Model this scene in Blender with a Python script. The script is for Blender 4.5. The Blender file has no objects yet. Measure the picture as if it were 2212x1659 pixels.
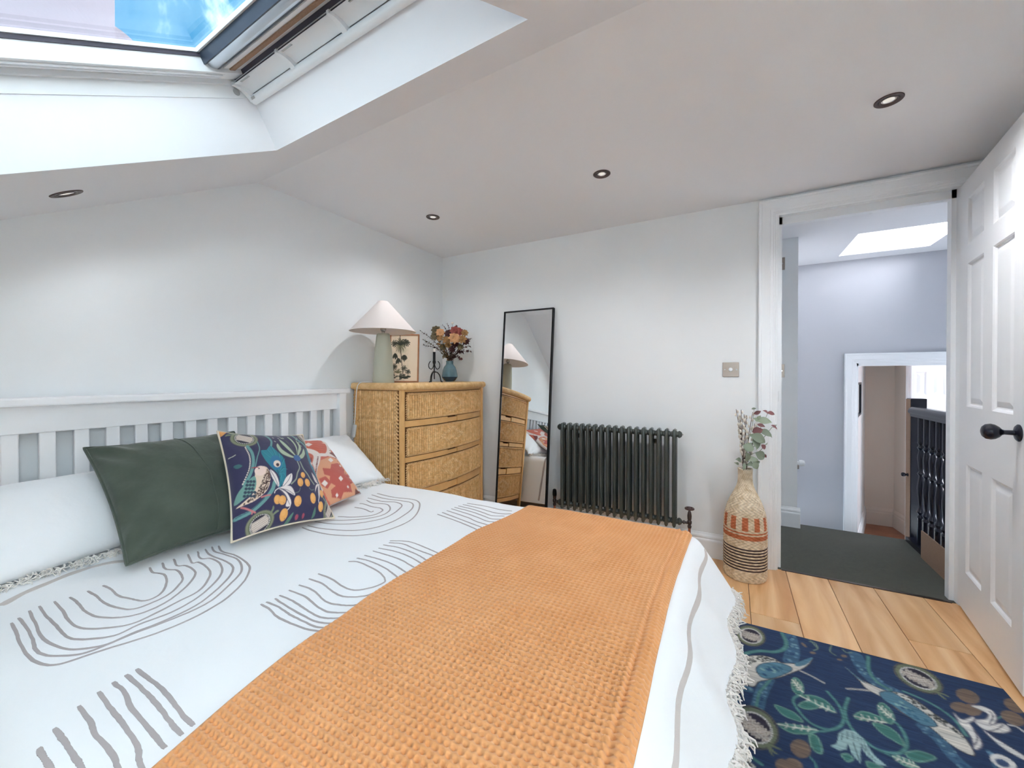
import bpy, bmesh, math, random
import numpy as np
from mathutils import Vector, Matrix, noise as mnoise
from mathutils.bvhtree import BVHTree

random.seed(7)
RNG = np.random.default_rng(11)
SC = bpy.context.scene
COL = SC.collection

# ------------------------------------------------------------------ camera
FPX, PX_CX, HORIZON = 862.7, 1106.0, 814.5          # focal length / vanishing data read off the photo (2212 x 1659)
PITCH = math.atan(6.0 / FPX)
PX_CY = HORIZON + 6.0
YAW = math.atan2(1582.0 - PX_CX, FPX)
CAM = np.array([2.182, -2.721, 1.10])
_fw = np.array([-math.sin(YAW), math.cos(YAW), 0.0]); _up = np.array([0, 0, 1.0])
RT = np.array([math.cos(YAW), math.sin(YAW), 0.0])
FW = _fw * math.cos(PITCH) - _up * math.sin(PITCH)
UP = _up * math.cos(PITCH) + _fw * math.sin(PITCH)
cam_data = bpy.data.cameras.new('camera')
cam = bpy.data.objects.new('camera', cam_data); COL.objects.link(cam)
cam.matrix_world = Matrix((
    (RT[0], UP[0], -FW[0], CAM[0]), (RT[1], UP[1], -FW[1], CAM[1]), (RT[2], UP[2], -FW[2], CAM[2]), (0, 0, 0, 1)))
cam_data.sensor_width = 36.0
cam_data.lens = FPX / 2212.0 * 36.0
cam_data.shift_y = -(829.5 - PX_CY) / 2212.0
cam_data.clip_start = 0.02
SC.camera = cam

def ray(px, py): return FW + RT * (px - PX_CX) / FPX + UP * (PX_CY - py) / FPX
def on_z(px, py, z): r = ray(px, py); return CAM + r * (z - CAM[2]) / r[2]
def on_y(px, py, y): r = ray(px, py); return CAM + r * (y - CAM[1]) / r[1]
def on_x(px, py, x): r = ray(px, py); return CAM + r * (x - CAM[0]) / r[0]

# ------------------------------------------------------------------ colour management, sky, sun
SC.view_settings.view_transform = 'Standard'
SC.view_settings.look = 'None'
SC.view_settings.gamma = 1.0
SC.view_settings.use_curve_mapping = False
SC.view_settings.exposure = 0.66
SC.cycles.use_denoising = True
SC.cycles.use_adaptive_sampling = True
SC.cycles.adaptive_threshold = 0.1
SC.cycles.max_bounces = 7
SC.cycles.diffuse_bounces = 5
SC.cycles.glossy_bounces = 4
SC.cycles.transparent_max_bounces = 12
SC.cycles.caustics_reflective = False
SC.cycles.caustics_refractive = False
SC.cycles.sample_clamp_indirect = 0.0

SKY_STRENGTH = 1.0
SUN_STRENGTH = 80.0
SUN_DIR = Vector((-0.61, 0.03, 0.79)).normalized()   # towards the sun

def new_nodes(tree):
    tree.nodes.clear()
    return tree.nodes, tree.links

def build_world():
    w = bpy.data.worlds.new('sky'); SC.world = w; w.use_nodes = True
    w.cycles.sampling_method = 'NONE'
    n, l = new_nodes(w.node_tree)
    tc = n.new('ShaderNodeTexCoord')
    mp = n.new('ShaderNodeMapping'); mp.inputs['Location'].default_value = (0.35, 0.2, 0.1)
    l.new(tc.outputs['Generated'], mp.inputs['Vector'])
    nz = n.new('ShaderNodeTexNoise'); nz.inputs['Scale'].default_value = 3.1; nz.inputs['Detail'].default_value = 7; nz.inputs['Roughness'].default_value = .58; nz.inputs['Distortion'].default_value = .6
    l.new(mp.outputs['Vector'], nz.inputs['Vector'])
    cr = n.new('ShaderNodeValToRGB')
    cr.color_ramp.elements[0].position = .40; cr.color_ramp.elements[0].color = (.10, .38, .68, 1)
    cr.color_ramp.elements[1].position = .60; cr.color_ramp.elements[1].color = (4.4, 4.36, 4.33, 1)     # sunlit cloud
    e = cr.color_ramp.elements.new(.46); e.color = (.18, .48, .75, 1)
    e = cr.color_ramp.elements.new(.52); e.color = (1.0, 1.3, 1.5, 1)
    l.new(nz.outputs['Fac'], cr.inputs['Fac'])
    bg = n.new('ShaderNodeBackground'); bg.inputs['Strength'].default_value = SKY_STRENGTH
    l.new(cr.outputs['Color'], bg.inputs['Color'])
    out = n.new('ShaderNodeOutputWorld'); l.new(bg.outputs['Background'], out.inputs['Surface'])
build_world()

sun_data = bpy.data.lights.new('sun', 'SUN'); sun_data.energy = SUN_STRENGTH; sun_data.angle = math.radians(2.0)
sun_data.color = (1.0, .99, .965)
sun = bpy.data.objects.new('sun', sun_data); COL.objects.link(sun)
sun.rotation_euler = SUN_DIR.to_track_quat('Z', 'Y').to_euler()
sun.location = (-3, 2, 6)

# ------------------------------------------------------------------ helpers
LOC = {}
def lin(c):
    c = np.asarray(c, float) / 255.0
    return np.where(c <= .04045, c / 12.92, ((c + .055) / 1.055) ** 2.4)
def tag(o, label=None, cat=None, group=None, kind=None):
    if label: o['label'] = label
    if cat: o['category'] = cat
    if group: o['group'] = group
    if kind: o['kind'] = kind
    return o
def thing(name, label, cat, loc, group=None, kind=None):
    o = bpy.data.objects.new(name, None); COL.objects.link(o)
    o.empty_display_size = .1; o.location = loc
    LOC[o.name] = np.array(loc, float)
    return tag(o, label, cat, group, kind)
def mk(name, V, F, mat, parent=None, smooth=False, uv=None, col=None, origin=None):
    """one mesh object; V in world metres"""
    V = np.asarray(V, float)
    if parent is not None: org = LOC[parent.name]
    elif origin is not None: org = np.array(origin, float)
    else: org = np.array([(V[:, 0].min() + V[:, 0].max()) / 2, (V[:, 1].min() + V[:, 1].max()) / 2, V[:, 2].min()])
    me = bpy.data.meshes.new(name)
    if isinstance(F, np.ndarray):
        nf, k = F.shape
        me.vertices.add(len(V)); me.vertices.foreach_set('co', (V - org).astype(np.float32).ravel())
        me.loops.add(nf * k); me.loops.foreach_set('vertex_index', F.astype(np.int32).ravel())
        me.polygons.add(nf); me.polygons.foreach_set('loop_start', np.arange(0, nf * k, k, dtype=np.int32))
        me.update(calc_edges=True)
    else:
        me.from_pydata([tuple(v) for v in (V - org)], [], [tuple(f) for f in F]); me.update()
    if smooth: me.shade_smooth()
    if uv is not None:
        lay = me.uv_layers.new(name='UVMap')
        idx = np.empty(len(me.loops), np.int32); me.loops.foreach_get('vertex_index', idx)
        lay.data.foreach_set('uv', np.asarray(uv, np.float32)[idx].ravel())
    if col is not None:
        a = me.color_attributes.new('Col', 'FLOAT_COLOR', 'POINT')
        a.data.foreach_set('color', np.hstack([np.asarray(col, np.float32), np.ones((len(V), 1), np.float32)]).ravel())
    if mat is not None: me.materials.append(mat)
    o = bpy.data.objects.new(name, me); COL.objects.link(o)
    if parent is not None: o.parent = parent
    else: o.location = org
    LOC[o.name] = org
    return o
def clone(o, offset=(0, 0, 0), parent=None, rotz=None):
    c = o.copy(); COL.objects.link(c)
    if parent is not None: c.parent = parent
    c.location = Vector(o.location) + Vector(offset)
    if rotz is not None: c.rotation_euler = (0, 0, rotz)
    LOC[c.name] = LOC[o.name] + np.array(offset, float)
    return c

class MB:
    def __init__(s): s.v = []; s.f = []
    def add(s, V, F):
        b = len(s.v); s.v += [tuple(p) for p in V]; s.f += [tuple(i + b for i in f) for f in F]; return s
    def box(s, lo, hi, c=0.0, M=None):
        lo = np.array(lo, float); hi = np.array(hi, float)
        if c > 0:
            bm = bmesh.new(); bmesh.ops.create_cube(bm, size=1.0)
            for v in bm.verts: v.co = Vector(((lo + hi) / 2 + np.array(v.co) * (hi - lo)))
            bmesh.ops.bevel(bm, geom=list(bm.edges), offset=c, segments=2, profile=.5, affect='EDGES', clamp_overlap=True)
            bm.verts.index_update()
            V = [np.array(v.co) for v in bm.verts]; F = [[v.index for v in f.verts] for f in bm.faces]; bm.free()
        else:
            x0, y0, z0 = lo; x1, y1, z1 = hi
            V = [(x0, y0, z0), (x1, y0, z0), (x1, y1, z0), (x0, y1, z0), (x0, y0, z1), (x1, y0, z1), (x1, y1, z1), (x0, y1, z1)]
            F = [(0, 3, 2, 1), (4, 5, 6, 7), (0, 1, 5, 4), (1, 2, 6, 5), (2, 3, 7, 6), (3, 0, 4, 7)]
        if M is not None: V = [np.array(M[0]) + M[1] @ np.array(p) for p in V]
        return s.add(V, F)
    def tube(s, pts, r, seg=8, cap=True, closed=False):
        pts = np.asarray(pts, float); n = len(pts)
        rr = np.full(n, r) if np.isscalar(r) else np.asarray(r, float)
        T = np.roll(pts, -1, 0) - np.roll(pts, 1, 0) if closed else np.gradient(pts, axis=0)
        T /= np.linalg.norm(T, axis=1)[:, None] + 1e-12
        ref = np.array([0, 0, 1.0]) if abs(T[0][2]) < .9 else np.array([1.0, 0, 0])
        N = np.cross(T[0], ref); N /= np.linalg.norm(N)
        V = []
        for i in range(n):
            N = N - T[i] * (N @ T[i]); N /= np.linalg.norm(N) + 1e-12
            B = np.cross(T[i], N)
            for k in range(seg):
                a = 2 * math.pi * k / seg
                V.append(pts[i] + rr[i] * (math.cos(a) * N + math.sin(a) * B))
        F = []
        for i in range(n if closed else n - 1):
            j = (i + 1) % n
            for k in range(seg):
                k2 = (k + 1) % seg
                F.append((i * seg + k, j * seg + k, j * seg + k2, i * seg + k2))
        if cap and not closed:
            F.append(tuple(range(seg))); F.append(tuple(range((n - 1) * seg, n * seg))[::-1])
        return s.add(V, F)
    def lathe(s, prof, c, axis=(0, 0, 1), seg=24, cap=True):
        """prof: list of (radius, height along axis)"""
        A = np.array(axis, float); A /= np.linalg.norm(A)
        ref = np.array([1.0, 0, 0]) if abs(A[0]) < .9 else np.array([0, 1.0, 0])
        N = np.cross(A, ref); N /= np.linalg.norm(N); B = np.cross(A, N); c = np.array(c, float)
        V = [c + A * h + r * (math.cos(2 * math.pi * k / seg) * N + math.sin(2 * math.pi * k / seg) * B) for r, h in prof for k in range(seg)]
        F = []
        for i in range(len(prof) - 1):
            for k in range(seg):
                k2 = (k + 1) % seg
                F.append((i * seg + k, i * seg + k2, (i + 1) * seg + k2, (i + 1) * seg + k))
        if cap:
            F.append(tuple(range(seg))[::-1]); F.append(tuple(range((len(prof) - 1) * seg, len(prof) * seg)))
        return s.add(V, F)
    def quad(s, a, b, c, d): return s.add([a, b, c, d], [(0, 1, 2, 3)])
    def ball(s, c, r, seg=10, ring=6):
        r = np.array([r, r, r]) if np.isscalar(r) else np.array(r, float)
        V = []; F = []; c = np.array(c, float)
        for i in range(ring + 1):
            th = math.pi * i / ring
            for k in range(seg):
                a = 2 * math.pi * k / seg
                V.append(c + r * np.array([math.sin(th) * math.cos(a), math.sin(th) * math.sin(a), math.cos(th)]))
        for i in range(ring):
            for k in range(seg):
                k2 = (k + 1) % seg
                F.append((i * seg + k, (i + 1) * seg + k, (i + 1) * seg + k2, i * seg + k2))
        return s.add(V, F)
    def extrude(s, prof, p0, p1, ax, ay, cap=True):
        """2-D profile (a,b) spanned by vectors ax, ay swept from p0 to p1"""
        ax = np.array(ax, float); ay = np.array(ay, float); n = len(prof)
        V = [np.array(p) + ax * a + ay * b for p in (p0, p1) for a, b in prof]
        F = [(k, (k + 1) % n, n + (k + 1) % n, n + k) for k in range(n)]
        if cap: F += [tuple(range(n))[::-1], tuple(range(n, 2 * n))]
        return s.add(V, F)
    def obj(s, name, mat, parent=None, smooth=False, **k):
        o = mk(name, s.v, s.f, mat, parent, smooth=False, **k)
        if smooth:
            o.data.shade_smooth()
            try: o.data.set_sharp_from_angle(angle=math.radians(40))
            except Exception: pass
        return o

def gridfaces(nu, nv, flip=False, base=0):
    i, j = np.meshgrid(np.arange(nu - 1), np.arange(nv - 1), indexing='ij')
    a = (i * nv + j).ravel() + base
    F = np.stack([a, a + nv, a + nv + 1, a + 1], 1)
    return F[:, ::-1] if flip else F
def spline(pts, n):
    """Catmull-Rom through pts"""
    P = np.asarray(pts, float)
    P = np.vstack([2 * P[0] - P[1], P, 2 * P[-1] - P[-2]])
    m = len(P) - 3; out = []
    for t in np.linspace(0, m - 1e-9, n):
        i = int(t); f = t - i
        a, b, c, d = P[i:i + 4]
        out.append(.5 * ((2 * b) + (-a + c) * f + (2 * a - 5 * b + 4 * c - d) * f ** 2 + (-a + 3 * b - 3 * c + d) * f ** 3))
    return np.array(out)

# ------------------------------------------------------------------ materials
def material(name, color, rough=.5, metal=0.0, var=None, bump=None, spec=.5, coat=0.0, sheen=0.0, attr=False, coords='Object', stretch=(1, 1, 1), subsurf=0.0, randval=0.0, weave=None):
    """var=(scale, colour2[, detail]); bump=(scale, distance); weave=(scale, distance)"""
    m = bpy.data.materials.new(name); m.use_nodes = True
    n, l = new_nodes(m.node_tree)
    out = n.new('ShaderNodeOutputMaterial'); b = n.new('ShaderNodeBsdfPrincipled')
    l.new(b.outputs['BSDF'], out.inputs['Surface'])
    c = lin(color); b.inputs['Base Color'].default_value = (*c, 1)
    b.inputs['Roughness'].default_value = rough; b.inputs['Metallic'].default_value = metal
    b.inputs['Specular IOR Level'].default_value = spec
    b.inputs['Coat Weight'].default_value = coat; b.inputs['Coat Roughness'].default_value = .1
    b.inputs['Sheen Weight'].default_value = sheen
    tc = n.new('ShaderNodeTexCoord'); mp = n.new('ShaderNodeMapping'); mp.inputs['Scale'].default_value = stretch
    l.new(tc.outputs[coords], mp.inputs['Vector'])
    src = None
    if attr:
        at = n.new('ShaderNodeAttribute'); at.attribute_name = 'Col'; src = at.outputs['Color']
    if var:
        nz = n.new('ShaderNodeTexNoise'); nz.inputs['Scale'].default_value = var[0]; nz.inputs['Detail'].default_value = var[2] if len(var) > 2 else 4
        l.new(mp.outputs['Vector'], nz.inputs['Vector'])
        mx = n.new('ShaderNodeMix'); mx.data_type = 'RGBA'
        rp = n.new('ShaderNodeMapRange'); rp.inputs['From Min'].default_value = .3; rp.inputs['From Max'].default_value = .7
        l.new(nz.outputs['Fac'], rp.inputs['Value']); l.new(rp.outputs['Result'], mx.inputs['Factor'])
        if src is not None:
            mx.blend_type = 'MULTIPLY'; l.new(src, mx.inputs[6]); mx.inputs[7].default_value = (*lin(var[1]), 1)
        else:
            mx.inputs[6].default_value = (*c, 1); mx.inputs[7].default_value = (*lin(var[1]), 1)
        src = mx.outputs[2]
    if randval:
        oi = n.new('ShaderNodeObjectInfo'); hs = n.new('ShaderNodeHueSaturation')
        rr = n.new('ShaderNodeMapRange'); rr.inputs['To Min'].default_value = 1 - randval; rr.inputs['To Max'].default_value = 1 + randval
        l.new(oi.outputs['Random'], rr.inputs['Value']); l.new(rr.outputs['Result'], hs.inputs['Value'])
        if src is not None: l.new(src, hs.inputs['Color'])
        else: hs.inputs['Color'].default_value = (*c, 1)
        src = hs.outputs['Color']
    if src is not None: l.new(src, b.inputs['Base Color'])
    h = None
    if bump:
        nb = n.new('ShaderNodeTexNoise'); nb.inputs['Scale'].default_value = bump[0]; nb.inputs['Detail'].default_value = 3
        l.new(mp.outputs['Vector'], nb.inputs['Vector'])
        bp = n.new('ShaderNodeBump'); bp.inputs['Strength'].default_value = 1.0; bp.inputs['Distance'].default_value = bump[1]
        l.new(nb.outputs['Fac'], bp.inputs['Height']); h = bp
    if weave:
        prev = None
        for k, d in enumerate(('X', 'Y')):
            wv = n.new('ShaderNodeTexWave'); wv.bands_direction = d; wv.inputs['Scale'].default_value = weave[0]; wv.inputs['Distortion'].default_value = 1.5; wv.inputs['Detail'].default_value = 1
            l.new(mp.outputs['Vector'], wv.inputs['Vector'])
            if prev is None: prev = wv.outputs['Fac']
            else:
                ad = n.new('ShaderNodeMath'); ad.operation = 'ADD'; l.new(prev, ad.inputs[0]); l.new(wv.outputs['Fac'], ad.inputs[1]); prev = ad.outputs[0]
        bp2 = n.new('ShaderNodeBump'); bp2.inputs['Strength'].default_value = 1.0; bp2.inputs['Distance'].default_value = weave[1]
        l.new(prev, bp2.inputs['Height'])
        if h is not None: l.new(h.outputs['Normal'], bp2.inputs['Normal'])
        h = bp2
    if h is not None: l.new(h.outputs['Normal'], b.inputs['Normal'])
    return m

def glass_material(name, tint=(245, 250, 252), refl=.06):
    m = bpy.data.materials.new(name); m.use_nodes = True
    n, l = new_nodes(m.node_tree)
    out = n.new('ShaderNodeOutputMaterial')
    t = n.new('ShaderNodeBsdfTransparent'); t.inputs['Color'].default_value = (*lin(tint), 1)
    g = n.new('ShaderNodeBsdfGlossy'); g.inputs['Roughness'].default_value = .02
    lw = n.new('ShaderNodeLayerWeight'); lw.inputs['Blend'].default_value = .5
    pw = n.new('ShaderNodeMath'); pw.operation = 'POWER'; pw.inputs[1].default_value = 4.0; l.new(lw.outputs['Facing'], pw.inputs[0])
    f = n.new('ShaderNodeMath'); f.operation = 'MULTIPLY_ADD'; f.inputs[1].default_value = .5; f.inputs[2].default_value = refl * .5; l.new(pw.outputs[0], f.inputs[0])
    mx = n.new('ShaderNodeMixShader')
    l.new(f.outputs[0], mx.inputs['Fac']); l.new(t.outputs['BSDF'], mx.inputs[1]); l.new(g.outputs['BSDF'], mx.inputs[2])
    l.new(mx.outputs['Shader'], out.inputs['Surface'])
    return m

def oak_material():
    m = bpy.data.materials.new('oak_boards'); m.use_nodes = True
    n, l = new_nodes(m.node_tree)
    out = n.new('ShaderNodeOutputMaterial'); b = n.new('ShaderNodeBsdfPrincipled'); l.new(b.outputs['BSDF'], out.inputs['Surface'])
    tc = n.new('ShaderNodeTexCoord'); oi = n.new('ShaderNodeObjectInfo')
    vm = n.new('ShaderNodeVectorMath'); vm.operation = 'ADD'
    sc = n.new('ShaderNodeVectorMath'); sc.operation = 'SCALE'; sc.inputs[0].default_value = (13, 7, 3)
    l.new(oi.outputs['Random'], sc.inputs['Scale']); l.new(tc.outputs['Object'], vm.inputs[0]); l.new(sc.outputs['Vector'], vm.inputs[1])
    mp = n.new('ShaderNodeMapping'); mp.inputs['Scale'].default_value = (9.0, 1.1, 9.0); l.new(vm.outputs['Vector'], mp.inputs['Vector'])
    n1 = n.new('ShaderNodeTexNoise'); n1.inputs['Scale'].default_value = 1.0; n1.inputs['Detail'].default_value = 5; n1.inputs['Distortion'].default_value = 1.2
    l.new(mp.outputs['Vector'], n1.inputs['Vector'])
    wv = n.new('ShaderNodeTexWave'); wv.bands_direction = 'X'; wv.inputs['Scale'].default_value = .45; wv.inputs['Distortion'].default_value = 9; wv.inputs['Detail'].default_value = 3; wv.inputs['Detail Scale'].default_value = .7
    l.new(mp.outputs['Vector'], wv.inputs['Vector'])
    cr = n.new('ShaderNodeValToRGB')
    cr.color_ramp.elements[0].position = .25; cr.color_ramp.elements[0].color = (*lin((204, 150, 98)), 1)
    cr.color_ramp.elements[1].position = .72; cr.color_ramp.elements[1].color = (*lin((242, 206, 162)), 1)
    e = cr.color_ramp.elements.new(.48); e.color = (*lin((230, 184, 132)), 1)
    l.new(n1.outputs['Fac'], cr.inputs['Fac'])
    mx = n.new('ShaderNodeMix'); mx.data_type = 'RGBA'; mx.blend_type = 'MULTIPLY'
    rp = n.new('ShaderNodeMapRange'); rp.inputs['To Min'].default_value = 0; rp.inputs['To Max'].default_value = .3
    l.new(wv.outputs['Fac'], rp.inputs['Value']); l.new(rp.outputs['Result'], mx.inputs['Factor'])
    l.new(cr.outputs['Color'], mx.inputs[6]); mx.inputs[7].default_value = (*lin((214, 178, 138)), 1)
    hs = n.new('ShaderNodeHueSaturation'); rr = n.new('ShaderNodeMapRange'); rr.inputs['To Min'].default_value = .86; rr.inputs['To Max'].default_value = 1.12
    l.new(oi.outputs['Random'], rr.inputs['Value']); l.new(rr.outputs['Result'], hs.inputs['Value']); l.new(mx.outputs[2], hs.inputs['Color'])
    # dark knots and cracks
    vo = n.new('ShaderNodeTexVoronoi'); vo.inputs['Scale'].default_value = 1.0
    mp2 = n.new('ShaderNodeMapping'); mp2.inputs['Scale'].default_value = (3.2, 1.5, 3.2); l.new(vm.outputs['Vector'], mp2.inputs['Vector'])
    n3 = n.new('ShaderNodeTexNoise'); n3.inputs['Scale'].default_value = 9; l.new(vm.outputs['Vector'], n3.inputs['Vector'])
    va = n.new('ShaderNodeVectorMath'); va.operation = 'MULTIPLY_ADD'; va.inputs[1].default_value = (.25, .25, .25)
    l.new(n3.outputs['Color'], va.inputs[0]); l.new(mp2.outputs['Vector'], va.inputs[2]); l.new(va.outputs['Vector'], vo.inputs['Vector'])
    kr = n.new('ShaderNodeMapRange'); kr.inputs['From Min'].default_value = .03; kr.inputs['From Max'].default_value = .13; kr.inputs['To Min'].default_value = .75; kr.inputs['To Max'].default_value = 0
    l.new(vo.outputs['Distance'], kr.inputs['Value'])
    mk2 = n.new('ShaderNodeMix'); mk2.data_type = 'RGBA'; l.new(kr.outputs['Result'], mk2.inputs['Factor']); l.new(hs.outputs['Color'], mk2.inputs[6]); mk2.inputs[7].default_value = (*lin((92, 60, 38)), 1)
    l.new(mk2.outputs[2], b.inputs['Base Color'])
    b.inputs['Roughness'].default_value = .38
    bp = n.new('ShaderNodeBump'); bp.inputs['Distance'].default_value = .0006; l.new(n1.outputs['Fac'], bp.inputs['Height']); l.new(bp.outputs['Normal'], b.inputs['Normal'])
    return m

M = {}
M['wall'] = material('wall_paint', (238, 241, 243), .7, bump=(220, .0002))
M['ceil'] = material('ceiling_paint', (240, 241, 244), .8, bump=(220, .0002))
M['trim'] = material('white_gloss_trim', (242, 245, 248), .32)
M['door'] = material('white_door_paint', (242, 244, 247), .42, bump=(90, .0004), stretch=(1, 1, .12))
M['frame_white'] = material('white_window_lacquer', (236, 239, 241), .3)
M['oak'] = oak_material()
M['subfloor'] = material('dark_joint', (70, 46, 30), .8)
M['carpet'] = material('green_carpet', (72, 73, 58), .95, var=(60, (58, 60, 46)), bump=(700, .003), sheen=.2)
M['black_paint'] = material('black_gloss_paint', (22, 23, 38), .25)
M['lilac_wall'] = material('landing_paint', (194, 196, 203), .75, bump=(220, .0002))
M['beige_wall'] = material('beige_paint', (230, 219, 207), .8)
M['tan_board'] = material('tan_hardboard', (172, 140, 116), .9, var=(300, (140, 112, 92)))
M['mirror'] = material('mirror_silver', (240, 242, 242), .01, metal=1.0)
M['black_metal'] = material('black_metal', (24, 24, 26), .4, metal=.6)
M['rad'] = material('dark_green_black_enamel', (64, 71, 68), .17, coat=.5)
M['chrome'] = material('nickel', (190, 188, 184), .15, metal=1)
M['dark_nickel'] = material('black_nickel', (92, 84, 84), .28, metal=1)
M['copper'] = material('copper_pipe', (186, 120, 100), .35, metal=.85)
M['plum'] = material('dark_plum_wheel', (70, 46, 48), .35)
M['bronze'] = material('dark_bronze_ring', (96, 82, 80), .4, metal=.7)
M['bulb'] = material('bulb_glass', (205, 200, 190), .15, metal=.4)
M['bulb'].node_tree.nodes['Principled BSDF'].inputs['Emission Color'].default_value = (1, .96, .9, 1)
M['bulb'].node_tree.nodes['Principled BSDF'].inputs['Emission Strength'].default_value = .35  # faint glow added, as if these unlit lamps were switched on
M['bronze_plate'] = material('satin_bronze_plate', (176, 164, 154), .35, metal=.75)
M['white_plastic'] = material('white_plastic', (238, 240, 242), .35)
M['grey_plastic'] = material('grey_plastic', (176, 178, 178), .5)
M['bed_white'] = material('white_bed_paint', (248, 249, 251), .45)
M['linen'] = material('white_linen', (244, 246, 248), .9, bump=(22, .003), sheen=.25)
M['spread'] = material('white_woven_bedspread', (244, 246, 248), .92, bump=(60, .0006), sheen=.25)
M['taupe'] = material('taupe_woven_line', (178, 170, 170), .95, bump=(400, .0006))
M['taupe_stripe'] = material('taupe_stripe', (206, 198, 194), .95, bump=(400, .0005))
M['fringe'] = material('cream_cotton_fringe', (236, 230, 224), .9)
M['orange_throw'] = material('orange_waffle_cotton', (226, 164, 108), .95, bump=(500, .0006), sheen=.3, var=(9, (220, 154, 96)))
M['green_velvet'] = material('green_velvet', (78, 88, 76), .9, var=(9, (66, 76, 65)), bump=(14, .006), sheen=.35)
M['cord_cream'] = material('cream_rope_piping', (226, 212, 190), .8, bump=(500, .002))
M['print'] = material('printed_velvet', (255, 255, 255), .85, attr=True, bump=(16, .003), sheen=.25)
M['rugmat'] = material('printed_chenille_rug', (255, 255, 255), .95, attr=True, bump=(240, .002), var=(90, (222, 226, 232), 3), stretch=(.14, 1, 1))
M['rattan'] = material('rattan_weave', (255, 255, 255), .5, attr=True, var=(40, (226, 206, 180), 5), bump=(300, .0004))
M['rattan_plain'] = material('rattan_cane', (244, 206, 150), .5, var=(34, (226, 178, 118), 5), bump=(300, .0006))
M['rattan_pole'] = material('rattan_pole', (238, 190, 126), .4, var=(12, (226, 174, 110), 5), stretch=(1, 1, 1))
M['rattan_dark'] = material('rattan_carcass', (150, 100, 56), .7)
M['basket'] = material('seagrass_basket', (255, 255, 255), .75, attr=True, bump=(260, .001), var=(40, (214, 200, 180), 4))
M['lamp_base'] = material('sage_ceramic', (186, 186, 168), .6, bump=(160, .0004))
M['shade'] = material('pink_white_lampshade', (232, 222, 218), .85, bump=(320, .0003))
M['frame_wood'] = material('orange_wood_frame', (176, 118, 78), .5, var=(20, (152, 98, 62)))
M['paper'] = material('printed_paper', (255, 255, 255), .7, attr=True)
M['teal_glaze'] = material('teal_ceramic_glaze', (104, 134, 140), .08, coat=.5, var=(14, (80, 110, 122)))
M['teal_dark'] = material('dark_blue_glaze', (30, 62, 88), .1, coat=.5)
M['iron'] = material('black_wrought_iron', (30, 30, 32), .45, metal=.4)
M['candle'] = material('white_wax', (240, 236, 230), .4)
M['leaf_green'] = material('eucalyptus_leaf', (142, 154, 134), .6, randval=.18)
M['leaf_red'] = material('burgundy_leaf', (130, 84, 86), .6, randval=.2)
M['stem'] = material('brown_twig', (86, 66, 58), .7)
M['catkin'] = material('cream_catkin', (230, 222, 212), .9)
M['stem_green'] = material('green_stem', (120, 124, 104), .7)
M['petal_peach'] = material('peach_petal', (208, 156, 110), .7, randval=.1)
M['petal_red'] = material('faded_red_petal', (150, 72, 64), .75, randval=.15)
M['petal_tan'] = material('dried_tan_petal', (158, 118, 72), .8, randval=.2)
M['petal_olive'] = material('dried_olive_sprig', (104, 92, 66), .8, randval=.25)
M['burgundy'] = material('dried_burgundy_leaf', (74, 34, 38), .7, randval=.25)
M['dark_sprig'] = material('dark_dried_sprig', (62, 50, 46), .8, randval=.2)
M['glass'] = glass_material('clear_glass')
M['lilac_glass'] = glass_material('lilac_tinted_glass', (246, 246, 248))
M['silver_blind'] = material('silver_blind_cassette', (200, 206, 212), .18, metal=1)
M['navy_blind'] = material('navy_blind_fabric', (54, 64, 80), .4)
M['gasket'] = material('dark_rubber_gasket', (70, 66, 78), .6)
M['render_wall'] = material('pale_pink_render', (128, 116, 124), .9, bump=(8, .01))
M['slate'] = material('grey_roofing', (62, 64, 68), .8)
M['red_wood'] = material('red_brown_boards', (150, 98, 76), .45, var=(6, (178, 122, 92)))

# ================================================================== ROOM SHELL
H_CEIL = 2.122
def S(o): return tag(o, kind='structure')

# ---- floor and its boards
floor = S(MB().box((-.1, -3.45, -.06), (3.3, .02, -.013)).obj('floor', M['subfloor'], origin=(0, 0, 0)))
PW = .19
rows = np.arange(2.45 - 13 * PW, 3.3, PW)
fixed = {12: [-.55], 13: [-.68, -2.1], 14: [-.655, -1.95], 15: [-.46, -1.8], 16: [-1.1]}
for r, x0 in enumerate(rows):
    x1 = min(x0 + PW, 3.26); x0c = max(x0, 0.0)
    if x1 - x0c < .02: continue
    cuts = [0.015] + sorted(fixed.get(r, [-.9 + .5 * math.sin(r * 2.3), -2.3 + .5 * math.sin(r * 1.7)]), reverse=True) + [-3.42]
    for a, b in zip(cuts[:-1], cuts[1:]):
        g = .0011
        p = MB().box((x0c + g, b + g, -.013), (x1 - g, a - g, 0.0), .0012).obj('plank', M['oak'])
        p.parent = floor; p.location = Vector(p.location)

# ---- walls
mb = MB()
_gp = [(-3.5, -.02), (.14, -.02), (.14, 2.3), (-1.6, 2.3), (-3.5, 1.25)]     # gable outline follows the roof
mb.add([(x, y, z) for x in (-.12, 0) for y, z in _gp], [(0, 1, 2, 3, 4), (9, 8, 7, 6, 5)] + [(i, 5 + i, 5 + (i + 1) % 5, (i + 1) % 5) for i in range(5)])
S(mb.obj('wall_left', M['wall']))
mb = MB()
OX0, OX1, OZ = 2.39, 3.15, 2.03                     # rough door opening
mb.box((-.12, 0, -.02), (OX0, .12, 2.6)); mb.box((OX0, 0, OZ), (OX1, .12, 2.6)); mb.box((OX1, 0, -.02), (4.5, .12, 2.6))
S(mb.obj('wall_back', M['wall']))
S(MB().box((3.25, -3.5, -.02), (3.37, 0.0, 2.6)).obj('wall_right', M['wall']))
S(MB().box((-.12, -3.52, -.02), (3.37, -3.42, 1.6)).obj('wall_front', M['wall']))

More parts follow.
